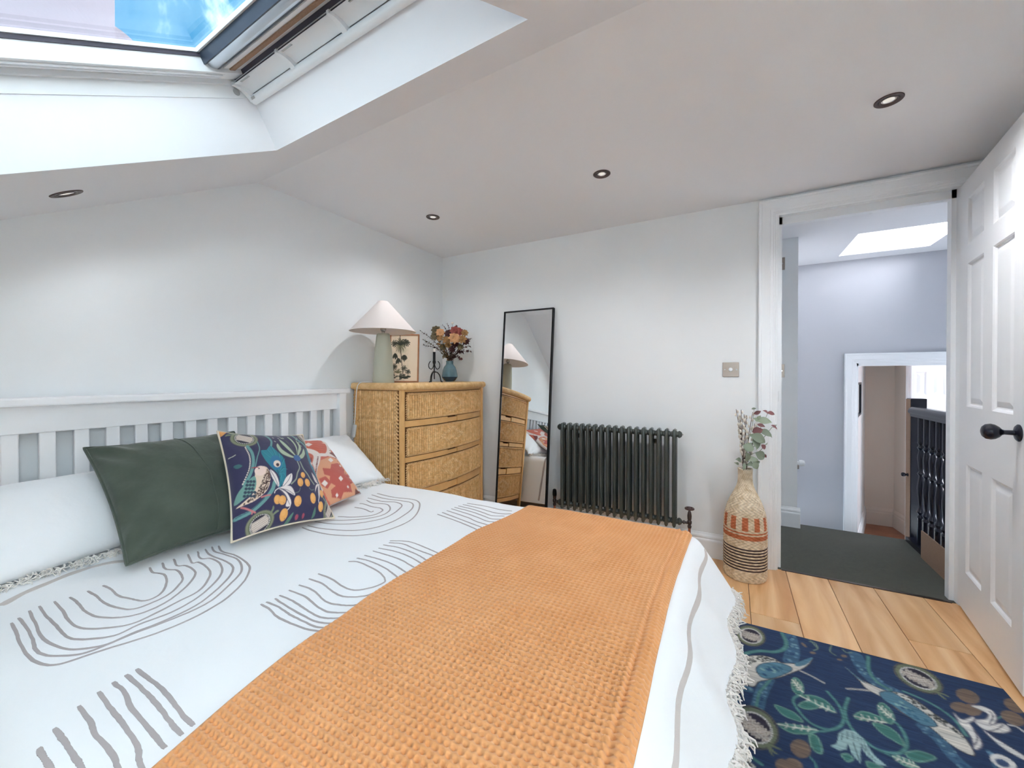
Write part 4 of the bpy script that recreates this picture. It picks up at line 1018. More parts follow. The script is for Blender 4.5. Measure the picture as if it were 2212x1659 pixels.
def surf_line(pts, n=60):
    P = spline(pts, n); s, t = P[:, 0], P[:, 1]; e = 1e-3
    p = surf(s, t); a = surf(s + e, t) - p; b = surf(s, t + e) - p; N = np.cross(a, b); N /= np.linalg.norm(N, axis=1)[:, None]
    return list(zip(p, N))
# side of the spread that hangs towards the mirror: one stripe and short dashes
mb = MB(); ribbon(mb, surf_line([(.62, -1.10), (.62, -.9), (.62, -.66)], 40), .016); mb.obj('stripe', M['taupe'], spread)
for g0 in (.93, 1.45):
    mb = MB()
    for k in range(10): ribbon(mb, surf_line([(g0, -1.03 + .038 * k), (g0 + .05, -1.03 + .038 * k), (g0 + .13, -1.032 + .038 * k)], 10), .006)
    mb.obj('woven_dashes', M['taupe'], spread)
mb = lines([[(0, 515), (120, 450), (250, 395), (400, 335), (560, 290), (690, 272)]], K8, 0, 1100, [.020], 50); mb.obj('stripe', M['taupe_stripe'], spread)
foot = []
for t in np.linspace(-2.6, -1.06, 80): foot.append((S0 + .098 + .004 * math.sin(t * 9), t))
mb = MB(); ribbon(mb, surf_line(foot, 90), .015); mb.obj('stripe', M['taupe_stripe'], spread)

# cotton tassels along an edge
def fringe(name, pts, outs, parent, length=.045, dens=1, r=.0016, seed=0, label=None):
    """pts along the hem, outs = outward/down direction at each point"""
    rg = random.Random(seed); mb = MB()
    for p, o in zip(pts, outs):
        for k in range(dens):
            o2 = np.array(o) + np.array([rg.gauss(0, .30), rg.gauss(0, .42), rg.gauss(0, .22)]); o2 /= np.linalg.norm(o2)
            L = length * rg.uniform(.6, 1.15); side = np.cross(o2, [0, 0, 1.0]) + 1e-6; side /= np.linalg.norm(side)
            ph = rg.uniform(0, 6.3); c = rg.uniform(.003, .007); st = np.array(p) + np.array([rg.gauss(0, .003), rg.gauss(0, .006), rg.gauss(0, .002)])
            path = [st + o2 * L * f + side * c * math.sin(ph + f * 7) + np.cross(o2, side) * c * math.cos(ph + f * 6) for f in (0, .2, .4, .6, .8, 1.0)]
            mb.tube(path, [r * 1.2, r * 1.25, r * 1.2, r * 1.15, r, r * .6], 5)
    o = mb.obj(name, M['fringe'], parent, smooth=True); o['kind'] = 'stuff'; return o
tt = np.arange(-2.4, T0 + .10, .0075)
he = surf(np.full(len(tt), S0 + S1), tt)
fringe('fringe', he, [(.5, 0, -.8)] * len(tt), spread, .046, 4, .0021, 3)

# ------------------------------------------------------------------ orange waffle throw
PIT = .0138
na, nb_ = 52 * 6 + 1, 136 * 6 + 1
aa = np.linspace(0, 1, na); bb = np.linspace(-2.615, T0 + .30, nb_)
ys_ = np.array([-2.62, -2.47, -2.27, -1.96, -1.5, -1.23, -1.1, -.7]); xs_ = np.array([1.45, 1.412, 1.354, 1.322, 1.305, 1.355, 1.36, 1.35])
xl = np.interp(bb, ys_, xs_); xl = np.convolve(np.pad(xl, 30, mode='edge'), np.ones(61) / 61, 'valid')
xr = 2.046 + .006 * np.sin(bb * 5)
SSt = xl[None, :] + aa[:, None] * (xr - xl)[None, :]; TTt = np.broadcast_to(bb[None, :], SSt.shape)
P0 = surf(SSt, TTt); du = np.gradient(P0, axis=0); dvv = np.gradient(P0, axis=1); Nn = np.cross(du, dvv); Nn /= np.linalg.norm(Nn, axis=2)[..., None]
ca = aa[:, None] * 52; cb = ((bb + 2.615) / PIT)[None, :]
wob = .25 * np.sin(cb * .13 + ca * .05)
fb = (cb + wob * .4) % 1.0
fa = (ca + .06 * np.sin(cb * .3)) % 1.0
pit = np.exp(-(((2 * fa - 1) / .55) ** 2 + ((2 * fb - 1) / .46) ** 2))
groove = .14 * np.exp(-((2 * fb - 1) / .35) ** 2)
hgt = .0098 * (1 - np.clip(pit + groove, 0, 1))
rnd = RNG.normal(0, .0002, hgt.shape)
edge = np.minimum(aa[:, None] * .7, (1 - aa[:, None]) * .7)
hem = np.clip(edge / .012, 0, 1)
hgt = .004 + hgt * hem + rnd * hem
d_r = (1 - aa[:, None]) * .70                                     # two seams near the foot-end edge
hgt = hgt + .004 * np.exp(-((d_r - .045) / .004) ** 2) + .003 * np.exp(-((d_r - .022) / .003) ** 2) - .003 * np.exp(-((d_r - .036) / .004) ** 2)
hgt = hgt + .004 * nz2(SSt[::6, ::6], TTt[::6, ::6], 7, 4.4).repeat(6, 0).repeat(6, 1)[:na, :nb_] * 0
TP = P0 + Nn * hgt[..., None]
bot = P0 + Nn * .0008
V = TP.reshape(-1, 3); F = gridfaces(na, nb_)
# skirt so the cloth has thickness
rim = np.concatenate([np.arange(nb_), (np.arange(1, na) * nb_ + nb_ - 1), ((na - 1) * nb_ + np.arange(nb_ - 2, -1, -1)), (np.arange(na - 2, 0, -1) * nb_)])
low = bot.reshape(-1, 3)[rim]; base = len(V); m = len(rim); k = np.arange(m); k2 = (k + 1) % m
V = np.vstack([V, low]); F = np.vstack([F, np.stack([rim[k], base + k, base + k2, rim[k2]], 1)])
throw = mk('waffle_throw', V, F, M['orange_throw'], smooth=True, origin=(1.7, -1.8, .5))
tag(throw, 'orange waffle weave cotton throw laid across the foot of the bed', 'throw')

# ------------------------------------------------------------------ cushions and pillows
def cushion(name, BL, BR, TR, TL, thick, mat, n=60, inset=.05, label='', cat='cushion', canvas=None, uvpx=None, puff=.75, wr=.004, seed=0, flat=None, group=None, side=1.0):
    BL, BR, TR, TL = [np.array(p, float) for p in (BL, BR, TR, TL)]
    u = np.linspace(-1, 1, n); U, W = np.meshgrid(u, u, indexing='ij')
    U2 = U * (1 - inset * (1 - W ** 2) * np.abs(U) ** 3); W2 = W * (1 - inset * (1 - U ** 2) * np.abs(W) ** 3)
    a = (U2 + 1)[..., None] / 2; b = (W2 + 1)[..., None] / 2
    P = BL * (1 - a) * (1 - b) + BR * a * (1 - b) + TR * a * b + TL * (1 - a) * b
    nrm = np.cross(BR - BL, TL - BL); nrm /= np.linalg.norm(nrm)
    prof_ = (np.clip(1 - U ** 2, 0, 1) * np.clip(1 - W ** 2, 0, 1)) ** (puff * .62)
    ns = nz2(U * 1.5 + seed, W * 1.5, 1.0, seed + .7) * .5 + nz2(U + seed, W, 3.0, seed) * .3
    corner = np.exp(-(((np.abs(U) - 1) ** 2 + (np.abs(W) - 1) ** 2) / .25))
    wrn = wr * (ns + corner * np.sin((U - W * np.sign(U * W)) * 14) * .8) * np.clip(prof_ * 3, 0, 1)
    front = P + nrm * (thick * prof_ + wrn)[..., None]; back = P - nrm * (thick * .8 * prof_ * side)[..., None]
    V = np.vstack([front.reshape(-1, 3), back.reshape(-1, 3)])
    F = np.vstack([gridfaces(n, n), gridfaces(n, n, True, n * n)])
    # weld the two rims
    idx = np.arange(n * n).reshape(n, n); rim = np.concatenate([idx[0, :], idx[-1, :], idx[1:-1, 0], idx[1:-1, -1]])
    mp = np.arange(2 * n * n); mp[rim + n * n] = rim; F = mp[F]
    used = np.unique(F); inv = np.zeros(2 * n * n, int); inv[used] = np.arange(len(used)); F = inv[F]; V2 = V[used]
    col = None
    if canvas is not None:
        q = np.array(uvpx, float)                                 # BL BR TR TL in canvas units
        au = a[..., 0]; bu = b[..., 0]
        X = q[0][0] * (1 - au) * (1 - bu) + q[1][0] * au * (1 - bu) + q[2][0] * au * bu + q[3][0] * (1 - au) * bu
        Y = q[0][1] * (1 - au) * (1 - bu) + q[1][1] * au * (1 - bu) + q[2][1] * au * bu + q[3][1] * (1 - au) * bu
        cf = canvas.sample(X.ravel(), Y.ravel()); col = np.vstack([cf, cf])[used]
    o = mk(name, V2, F, mat, smooth=True, col=col); tag(o, label, cat, group)
    edge_ = np.vstack([P[0, :], P[1:, -1], P[-1, -2::-1], P[-2:0:-1, 0]])
    return o, edge_, front, nrm

# pillows behind
pl, e, fr, nr = cushion('pillow', (.42, -2.60, .515), (.30, -1.86, .52), (.115, -1.86, .735), (.125, -2.60, .745), .085, M['linen'], 50, .03, 'plump white fringed pillow behind the dark green cushion', 'pillow', seed=2, wr=.010, side=.4)
pts = [np.array((.42, -2.60, .515)) * (1 - f) + np.array((.30, -1.86, .52)) * f for f in np.linspace(.02, .98, 90)]
fringe('fringe', pts, [(.8, 0, -.35)] * 90, pl, .038, 3, .0014, 5)
pr, e, fr, nr = cushion('pillow', (.40, -1.72, .52), (.43, -1.06, .515), (.135, -1.085, .752), (.125, -1.72, .745), .075, M['linen'], 50, .03, 'white fringed pillow behind the red kilim cushion beside the wicker chest', 'pillow', seed=5, wr=.008, side=.4)
pts = [np.array((.40, -1.72, .52)) * (1 - f) + np.array((.43, -1.06, .515)) * f for f in np.linspace(.02, .99, 80)]
fringe('fringe', pts, [(.8, .1, -.25)] * 80, pr, .045, 3, .0014, 6)

# green velvet cushion
gr, ge, gf, gn = cushion('velvet_cushion', (.575, -2.228, .530), (.535, -1.74, .52), (.190, -1.74, .850), (.205, -2.224, .852), .062, M['green_velvet'], 90, .06, 'dark green velvet cushion leaning beside the bird print cushion', seed=1, wr=.013)
mb = MB(); sm = []
for f in np.linspace(-.98, .98, 40):
    u = -.12 + .30 * math.sqrt(max(0, 1 - ((f + .12) / 1.02) ** 2)) if False else .12 + .16 * math.cos(f * 1.5) - .10
    i = int(round((u + 1) / 2 * 89)); j = int(round((f + 1) / 2 * 89))
    sm.append(gf[i, j] + gn * .0008)
mb.tube(spline(sm[::4] + [sm[-1]], 60), .0036, 6); mb.obj('seam', M['green_velvet'], gr, smooth=True)
mb = MB(); E2 = ge; mb.tube(E2, .005, 6, closed=True); mb.obj('flange', M['green_velvet'], gr, smooth=True)

# navy printed cushion (print drawn after the photograph, crop units)
cv2 = Canvas(40, 200, 1520, 1620, .34, (48, 46, 80))
pomegranate(cv2, 345, 425, 150, 118, 25, seed=1); pomegranate(cv2, 520, 1400, 158, 108, -30, seed=2); pomegranate(cv2, 1385, 1215, 120, 88, -70, seed=3); pomegranate(cv2, 1112, 392, 86, 62, 60, seed=4)
for L in ([(230, 350), (205, 320), (185, 300)], [(250, 340), (225, 315), (215, 290)], [(215, 360), (180, 350), (160, 360)], [(610, 1320), (640, 1270), (640, 1240)], [(640, 1330), (680, 1295), (710, 1285)], [(1330, 1150), (1310, 1120), (1290, 1110)], [(1400, 1130), (1395, 1105), (1380, 1085)]): cv2.stroke(L, 20, (120, 132, 104), taper=True)
cv2.poly([(95, 285), (190, 270), (150, 330), (115, 350)], (214, 150, 88))
TL2 = (100, 148, 144)
cv2.stroke([(365, 545), (410, 640), (420, 770), (390, 900), (335, 1000)], 30, TL2); cv2.stroke([(478, 490), (492, 590), (462, 700), (440, 810)], 11, TL2); cv2.stroke([(490, 310), (590, 380), (640, 470), (632, 540), (605, 600)], 24, TL2); cv2.stroke([(930, 350), (1000, 420), (1060, 470), (1150, 530)], 22, TL2)
cv2.stroke([(285, 1340), (420, 1285), (540, 1185), (620, 1080), (645, 1000)], 40, TL2); cv2.stroke([(285, 1330), (420, 1270), (540, 1165)], 10, (60, 96, 110))
for k in range(22):
    f = k / 21; p = spline([(345, 555), (385, 690), (380, 830), (325, 990)], 22)[k]; cv2.ellipse(p[0], p[1], 7, 8, (226, 214, 196))
cv2.poly([(240, 765), (280, 755), (315, 785), (270, 805)], (60, 104, 106)); cv2.stroke([(200, 650), (230, 645), (250, 635)], 8, (200, 204, 180))
PG = (172, 186, 160)
for L in ([(935, 705), (850, 705), (745, 660), (695, 570), (715, 515), (760, 600), (850, 665)], [(940, 690), (850, 620), (780, 540), (745, 470), (760, 455), (830, 530), (900, 620)], [(945, 680), (900, 580), (850, 500), (790, 420), (770, 430), (835, 470), (890, 560)], [(960, 705), (1030, 700), (1090, 625), (1080, 555), (1030, 630), (985, 670)], [(955, 690), (1010, 620), (1040, 560), (1020, 490), (980, 450), (1000, 540), (970, 620)], [(950, 680), (955, 600), (940, 520), (890, 440), (870, 410), (885, 400), (950, 480), (975, 570)]):
    cv2.poly(L, PG, outline=(70, 80, 76), ow=6)
for x, y in ((735, 430), (760, 400), (800, 420), (740, 380), (990, 430), (1020, 470), (1010, 400), (1035, 520), (670, 420), (680, 480), (700, 350)): cv2.stroke([(x, y), (x + 14, y + 12)], 8, (190, 190, 176))
cv2.ellipse(948, 705, 50, 40, (58, 98, 150))
for L in ([(945, 750), (965, 820), (930, 890), (905, 960), (845, 1015)], [(985, 750), (1020, 830), (1075, 890), (1110, 940), (1160, 990)]): cv2.stroke(L, 13, (176, 190, 166)); cv2.stroke(L, 4, (60, 72, 80))
PC = (34, 124, 140)
for L, ex, ey, s_ in (([(505, 620), (570, 605), (620, 555), (700, 640), (765, 720), (785, 850), (770, 960), (720, 1040), (690, 1075), (705, 980), (680, 905), (610, 830), (540, 730)], 680, 780, 1.0), ([(1120, 565), (1195, 555), (1235, 650), (1258, 745), (1248, 860), (1238, 910), (1180, 830), (1125, 720)], 1190, 725, .66)):
    cv2.poly(L, PC)
    for k in range(10):
        p = L[k % len(L)]; cv2.stroke([p, ((p[0] + ex) / 2 + 15, (p[1] + ey) / 2 + 20), (ex + 10, ey + 130 * s_)], 7, (22, 88, 110), .8)
        cv2.stroke([(p[0] + 12, p[1] + 4), ((p[0] + ex) / 2 + 25, (p[1] + ey) / 2 + 30), (ex + 20, ey + 120 * s_)], 5, (70, 160, 170), .7)
    cv2.ellipse(ex - 10 * s_, ey - 10, 68 * s_, 88 * s_, (40, 110, 150), -10); cv2.ellipse(ex, ey + 8, 42 * s_, 42 * s_, (226, 206, 190), 0); cv2.ellipse(ex + 6, ey + 20, 20 * s_, 20 * s_, (62, 38, 52))
bb_ = [(450, 830), (500, 812), (560, 832), (592, 900), (594, 1000), (562, 1085), (500, 1145), (420, 1195), (285, 1232), (340, 1185), (420, 1110), (440, 1020), (436, 920)]
cv2.poly(bb_, (222, 198, 176)); cv2.ellipse(490, 865, 58, 56, (232, 206, 194)); cv2.inside_dots([(530, 900), (590, 900), (590, 1010), (550, 1090), (480, 1150), (330, 1215), (440, 1120), (500, 1030)], 150, 8, (70, 44, 40), 4); cv2.inside_dots([(560, 840), (590, 890), (590, 950), (550, 900)], 50, 5, (110, 80, 64), 6)
cv2.poly([(430, 920), (452, 1000), (432, 1085), (360, 1140), (272, 1195), (285, 1085), (355, 985)], (110, 152, 142))
for i in range(5):
    for j in range(4):
        x = 345 + j * 30 + i * 6; y = 1125 - i * 38 + j * 4
        if x < 445: cv2.ellipse(x, y, 14, 17, (46, 62, 80), -30)
cv2.stroke([(405, 822), (440, 822), (470, 824)], 10, (170, 60, 66)); cv2.ellipse(477, 838, 8, 8, (50, 40, 40))
cv2.stroke([(325, 1238), (380, 1260), (455, 1300)], 18, (196, 116, 116)); cv2.stroke([(430, 1280), (425, 1310)], 14, (196, 116, 116)); cv2.stroke([(510, 1152), (560, 1140), (600, 1135)], 16, (196, 116, 116))
WH = (226, 216, 212)
for L in ([(595, 858), (655, 905), (695, 1000), (690, 1050), (650, 1000), (610, 930)], [(738, 1052), (775, 955), (850, 900), (855, 960), (820, 1020)], [(690, 1062), (830, 1040), (890, 1130), (820, 1110), (760, 1080)], [(690, 1068), (780, 1105), (840, 1185), (835, 1235), (780, 1240), (795, 1165), (740, 1100)], [(1143, 858), (1200, 905), (1235, 965), (1180, 950)], [(1250, 852), (1285, 900), (1282, 975), (1255, 930)], [(1270, 965), (1195, 990), (1165, 1080), (1200, 1020)], [(1262, 972), (1225, 1010), (1215, 1150), (1245, 1080)], [(1275, 960), (1305, 1000), (1290, 1030)]):
    cv2.poly(L, WH); P = np.array(L, float); cv2.stroke([tuple(P[0] * .9 + P.mean(0) * .1), tuple(P.mean(0)), tuple(P[len(P) // 2] * .85 + P.mean(0) * .15)], 6, (90, 80, 96))
cv2.stroke([(690, 1065), (655, 1090), (645, 1115)], 9, WH); cv2.stroke([(840, 1200), (830, 1250), (800, 1280)], 8, WH); cv2.stroke([(960, 1050), (940, 1090), (890, 1110)], 7, (110, 130, 120)); cv2.stroke([(1080, 1040), (1110, 1060), (1150, 1050)], 7, (110, 130, 120)); cv2.stroke([(1215, 1150), (1225, 1180)], 8, WH)
for x, y, rx, ry, ro in ((1005, 905, 30, 33, 0), (962, 990, 38, 46, 10), (1060, 985, 35, 43, -15), (680, 1180, 38, 46, 0), (738, 1185, 42, 46, 10), (928, 1185, 46, 53, 20), (1132, 1140, 39, 52, -10), (1250, 1205, 36, 49, 10), (770, 1315, 44, 54, 25), (1275, 1070, 28, 42, 0), (1307, 1045, 25, 33, 0)):
    cv2.ellipse(x, y, rx, ry, (226, 164, 92), ro); cv2.ellipse(x - rx * .2, y - ry * .2, rx * .5, ry * .5, (236, 180, 110), ro, .6); cv2.ellipse(x + rx * .4, y + ry * .6, 4, 4, (110, 70, 40))
cv2.ellipse(937, 1322, 22, 20, (164, 72, 92)); cv2.ellipse(1020, 1305, 16, 20, (164, 72, 92)); cv2.poly([(800, 1400), (830, 1340), (885, 1290), (860, 1360)], (84, 128, 110)); cv2.poly([(1140, 1310), (1150, 1250), (1170, 1220), (1175, 1290)], (84, 128, 110))
NBL = on_z(500, 1172, .532); NBR = on_z(722, 1119, .503)
NTL = np.array((.40, -1.902, .885)); NTR = np.array((.372, -1.528, .822))
nv_, ne, nf, nn2 = cushion('printed_cushion', NBL, NBR, NTR, NTL, .066, M['print'], 190, .085, 'navy cushion printed with birds, oranges and peacock feathers, cream piping', canvas=cv2, uvpx=[(265, 1555), (1468, 1278), (1140, 330), (92, 268)], seed=3, wr=.003, puff=.8)
mb = MB(); mb.tube(ne, .004, 8, closed=True); mb.obj('piping', M['cord_cream'], nv_, smooth=True)

# kilim cushion
cv3 = Canvas(1000, 330, 1800, 1180, .4, (206, 108, 88))
cv3.poly([(1150, 380), (1400, 370), (1440, 480), (1420, 600), (1330, 600), (1200, 500)], (204, 96, 72))
for x, y in ((1330, 380), (1400, 430), (1220, 520), (1280, 380)): cv3.poly([(x, y - 18), (x + 24, y), (x, y + 18), (x - 24, y)], (226, 200, 186), smooth=False)
for k in range(6): cv3.stroke([(1180, 400 + 30 * k), (1300, 420 + 34 * k), (1420, 430 + 36 * k)], 7, (184, 78, 58), .6)
cv3.stroke([(1190, 520), (1330, 620), (1290, 850), (1330, 1000)], 56, (230, 220, 214)); cv3.stroke([(1330, 620), (1420, 612), (1440, 500), (1400, 380)], 40, (230, 220, 214)); cv3.stroke([(1420, 615), (1530, 640), (1620, 760), (1740, 960)], 36, (230, 220, 214)); cv3.stroke([(1100, 560), (1260, 720), (1290, 850)], 50, (214, 160, 150))
cv3.poly([(1440, 590), (1480, 560), (1560, 650), (1500, 632)], (120, 56, 56), smooth=False)
cv3.poly([(1360, 690), (1440, 645), (1520, 660), (1620, 770), (1720, 950), (1740, 1020), (1480, 1130), (1400, 1080), (1310, 900), (1330, 770)], (220, 158, 122), smooth=False)
cv3.poly([(1370, 780), (1440, 790), (1450, 735), (1520, 712), (1590, 765), (1580, 830), (1650, 820), (1690, 900), (1640, 930), (1660, 1000), (1560, 1010), (1540, 1060), (1440, 1060), (1430, 1000), (1480, 960), (1420, 930), (1430, 870), (1380, 850)], (190, 88, 76), smooth=False)
cv3.poly([(1330, 890), (1390, 870), (1440, 930), (1400, 990), (1350, 960)], (190, 88, 76), smooth=False)
for x, y, r_ in ((1535, 888, 28), (1378, 938, 32), (1450, 684, 30), (1275, 468, 32), (1655, 850, 20), (1490, 1040, 18), (1610, 960, 16), (1545, 740, 14)): cv3.poly([(x, y - r_), (x + r_ * .9, y), (x, y + r_), (x - r_ * .9, y)], (232, 222, 216), smooth=False)
for k in range(12): cv3.ellipse(1340 - 3 * k, 650 + 18 * k, 7, 7, (120, 44, 48)); cv3.ellipse(1285 - 2 * k, 660 + 16 * k, 7, 7, (120, 44, 48)); cv3.ellipse(1450 + 18 * k, 545 + 34 * k, 6, 6, (120, 60, 50))
cv3.poly([(1700, 960), (1775, 990), (1700, 1040)], (120, 70, 60), smooth=False)
RBR = on_z(779, 1066, .527); RTR = np.array((.196, -1.284, .748))
kl, ke, kf, kn2 = cushion('kilim_cushion', (.66, -1.72, .515), RBR, RTR, (.262, -1.66, .80), .050, M['print'], 110, .05, 'red and cream kilim pattern cushion tucked behind the navy cushion', canvas=cv3, uvpx=[(1180, 1230), (1772, 990), (1400, 365), (1000, 330)], seed=6, wr=.004)
mb = MB(); mb.tube(ke, .0028, 6, closed=True); mb.obj('edge_seam', M['taupe'], kl, smooth=True)

# ================================================================== WICKER CHEST
CX0, CY0, CY1, CZ = .025, -.948, -.050, 1.066
CXF = .445                                              # front plane at the corner posts
def bow(y):                                             # bowed front
    c = (CY0 + CY1) / 2; h = (CY1 - CY0) / 2 - .03
    return .050 * np.clip(1 - ((y - c) / h) ** 2, 0, 1)
chest = thing('wicker_chest', 'honey coloured wicker chest of drawers with bowed front in the corner', 'chest of drawers', (.24, -.5, 0))
CANE = np.array([lin((250, 214, 156)), lin((238, 194, 132)), lin((220, 170, 108)), lin((253, 226, 176))])
def weave(u, v, pu, pv, amp, hole):
    """woven cane relief on a (u,v) grid in metres: upright stakes, strands over and under them, open slots between"""
    k = np.floor(u / pu); fu = u / pu - k; r = np.floor(v / pv); fv_ = v / pv - r
    strand = np.sqrt(np.clip(1 - (2 * fv_ - 1) ** 2, 0, 1))
    h = amp * (np.sin(math.pi * fu) ** .7 * (.78 + .22 * strand))
    edge_ = np.minimum(fu, 1 - fu)
    h = h - hole * np.exp(-(edge_ / .17) ** 2) * np.clip(strand * 1.25 - .25, 0, 1)
    hk = (np.sin(k * 12.9898) * 43758.5453) % 1.0; hr2 = (np.sin(k * 3.1 + r * 78.233) * 43758.5453) % 1.0
    c = CANE[1] * (1 - hk[..., None]) + CANE[0] * hk[..., None]
    c = c * (.92 + .16 * hr2[..., None])
    return h, c
# carcass: back, side far, bottom
mb = MB(); mb.box((CX0, CY0 + .012, .10), (CX0 + .015, CY1 - .012, 1.02)); mb.box((CX0, CY1 - .018, .10), (CXF - .01, CY1 - .008, 1.02)); mb.box((CX0, CY0 + .018, .10), (CXF - .01, CY0 + .028, 1.02)); mb.box((CX0, CY0 + .02, .10), (CXF - .005, CY1 - .02, .12)); mb.box((CXF - .03, CY0 + .03, .11), (CXF - .022, CY1 - .03, 1.02))
mb.obj('carcass', M['rattan_dark'], chest)
# side panel that faces the bed: woven, with a band across the middle
nu, nv = 190, 540
u = np.linspace(0, CXF - .045 - CX0 - .02, nu); v = np.linspace(0, 1.015 - .12, nv); U_, V_ = np.meshgrid(u, v, indexing='ij')
hh, cc = weave(U_, V_, .0178, .0085, .0050, .012)
band = np.exp(-(((V_ - .70) / .006) ** 2)) ; hh = hh * (1 - np.exp(-(((V_ - .713) / .008) ** 2))) + .005 * band
P = np.stack([CX0 + .02 + U_, np.full(U_.shape, CY0 + .016) - hh, .12 + V_], -1).reshape(-1, 3)
mk('woven_side', P, gridfaces(nu, nv), M['rattan'], chest, smooth=True, col=cc.reshape(-1, 3))
P2_ = np.stack([CX0 + .02 + U_[::2, ::2], np.full(U_[::2, ::2].shape, CY1 - .010) + hh[::2, ::2] * .6, .12 + V_[::2, ::2]], -1); mk('woven_side', P2_.reshape(-1, 3), gridfaces(P2_.shape[0], P2_.shape[1]), M['rattan'], chest, smooth=True, col=cc[::2, ::2].reshape(-1, 3))
def plait(mb, p0, p1, width, thick, pitch, nrm, ax):
    """plaited border: two crossing rows of short strands"""
    p0 = np.array(p0, float); p1 = np.array(p1, float); L = np.linalg.norm(p1 - p0); d = (p1 - p0) / L; nrm = np.array(nrm, float); ax = np.array(ax, float)
    n = int(L / pitch)
    for i in range(n):
        for sg in (-1, 1):
            c = p0 + d * (i + .5 + .25 * sg) * pitch
            pts = [c + ax * sg * width * .5 - d * pitch * .3, c + ax * sg * width * .2 + nrm * thick * .9 + d * pitch * .1, c - ax * sg * width * .18 + d * pitch * .8 + nrm * thick * .5]
            mb.tube(pts, [width * .16, width * .2, width * .14], 5)
mb = MB(); plait(mb, (CXF - .045, CY0 + .010, .12), (CXF - .045, CY0 + .010, 1.015), .030, .008, .022, (0, -1, 0), (1, 0, 0)); plait(mb, (CX0 + .012, CY0 + .010, .12), (CX0 + .012, CY0 + .010, 1.015), .026, .008, .022, (0, -1, 0), (1, 0, 0))
o = mb.obj('plaited_edge', M['rattan_plain'], chest, smooth=True); o['kind'] = 'stuff'
# posts wrapped in cane
for y, x in ((CY0 + .004, CXF - .024), (CY1 - .030, CXF - .024), (CY1 - .026, CX0), (CY0 + .004, CX0)):
    mb = MB(); z = np.linspace(0, 1.02, 200); mb.box((x, y, 0), (x + .028, y + .026, 1.02), .006); mb.obj('post', M['rattan_pole'], chest)
for y in (CY0 + .02, CY1 - .05): MB().box((.10, y, 0), (.13, y + .03, .11), .004).obj('foot', M['rattan_pole'], chest)
# top slab with round woven edge
ny_ = 96; ys2 = np.linspace(CY0 - .016, CY1 + .014, ny_)
path = [(CX0, CY0 + .004)] + [(CXF - .02, CY0 + .004)]
rimpts = []
for x in np.linspace(CX0 + .0, CXF - .015, 26): rimpts.append((x, CY0 + .002))
for a in np.linspace(-90, 0, 7)[1:]: rimpts.append((CXF - .015 + .022 * math.cos(math.radians(a)), CY0 + .024 + .022 * math.sin(math.radians(a))))
for y in np.linspace(CY0 + .03, CY1 - .02, 60): rimpts.append((CXF + .007 + float(bow(y)), y))
for a in np.linspace(0, 90, 7)[1:]: rimpts.append((CXF - .015 + .022 * math.cos(math.radians(a)), CY1 - .020 + .022 * math.sin(math.radians(a))))
for x in np.linspace(CXF - .03, CX0, 20): rimpts.append((x, CY1 + .002))
rim = spline(rimpts, 520)
dl = np.r_[0, np.cumsum(np.hypot(*np.diff(rim, axis=0).T))]
seg = 20; V = []; r0 = .0215
T = np.gradient(rim, axis=0); T /= np.linalg.norm(T, axis=1)[:, None]
for i in range(len(rim)):
    nrm = np.array([T[i][1], -T[i][0]])
    for k in range(seg):
        a = 2 * math.pi * k / seg
        tw = .0038 * (abs(math.sin(math.pi * dl[i] / .016 + (k // 2 % 2) * math.pi / 2)) - .5)
        r = r0 + tw
        V.append((rim[i][0] + nrm[0] * r * math.cos(a), rim[i][1] + nrm[1] * r * math.cos(a), CZ - .0245 + r * math.sin(a)))
F = [(i * seg + k, i * seg + (k + 1) % seg, (i + 1) * seg + (k + 1) % seg, (i + 1) * seg + k) for i in range(len(rim) - 1) for k in range(seg)]
F += [tuple(range(seg)), tuple(range((len(rim) - 1) * seg, len(rim) * seg))]
mk('top_edge', V, F, M['rattan_plain'], chest, smooth=True)
top = [(x, y) for x, y in rimpts]; n = len(top)
mb = MB(); mb.add([(x, y, CZ - .004) for x, y in top] + [(x, y, CZ - .03) for x, y in top], [tuple(range(n)), tuple(range(2 * n - 1, n - 1, -1))] + [(i, n + i, n + (i + 1) % n, (i + 1) % n) for i in range(n)])
mb.obj('top', M['rattan_plain'], chest)
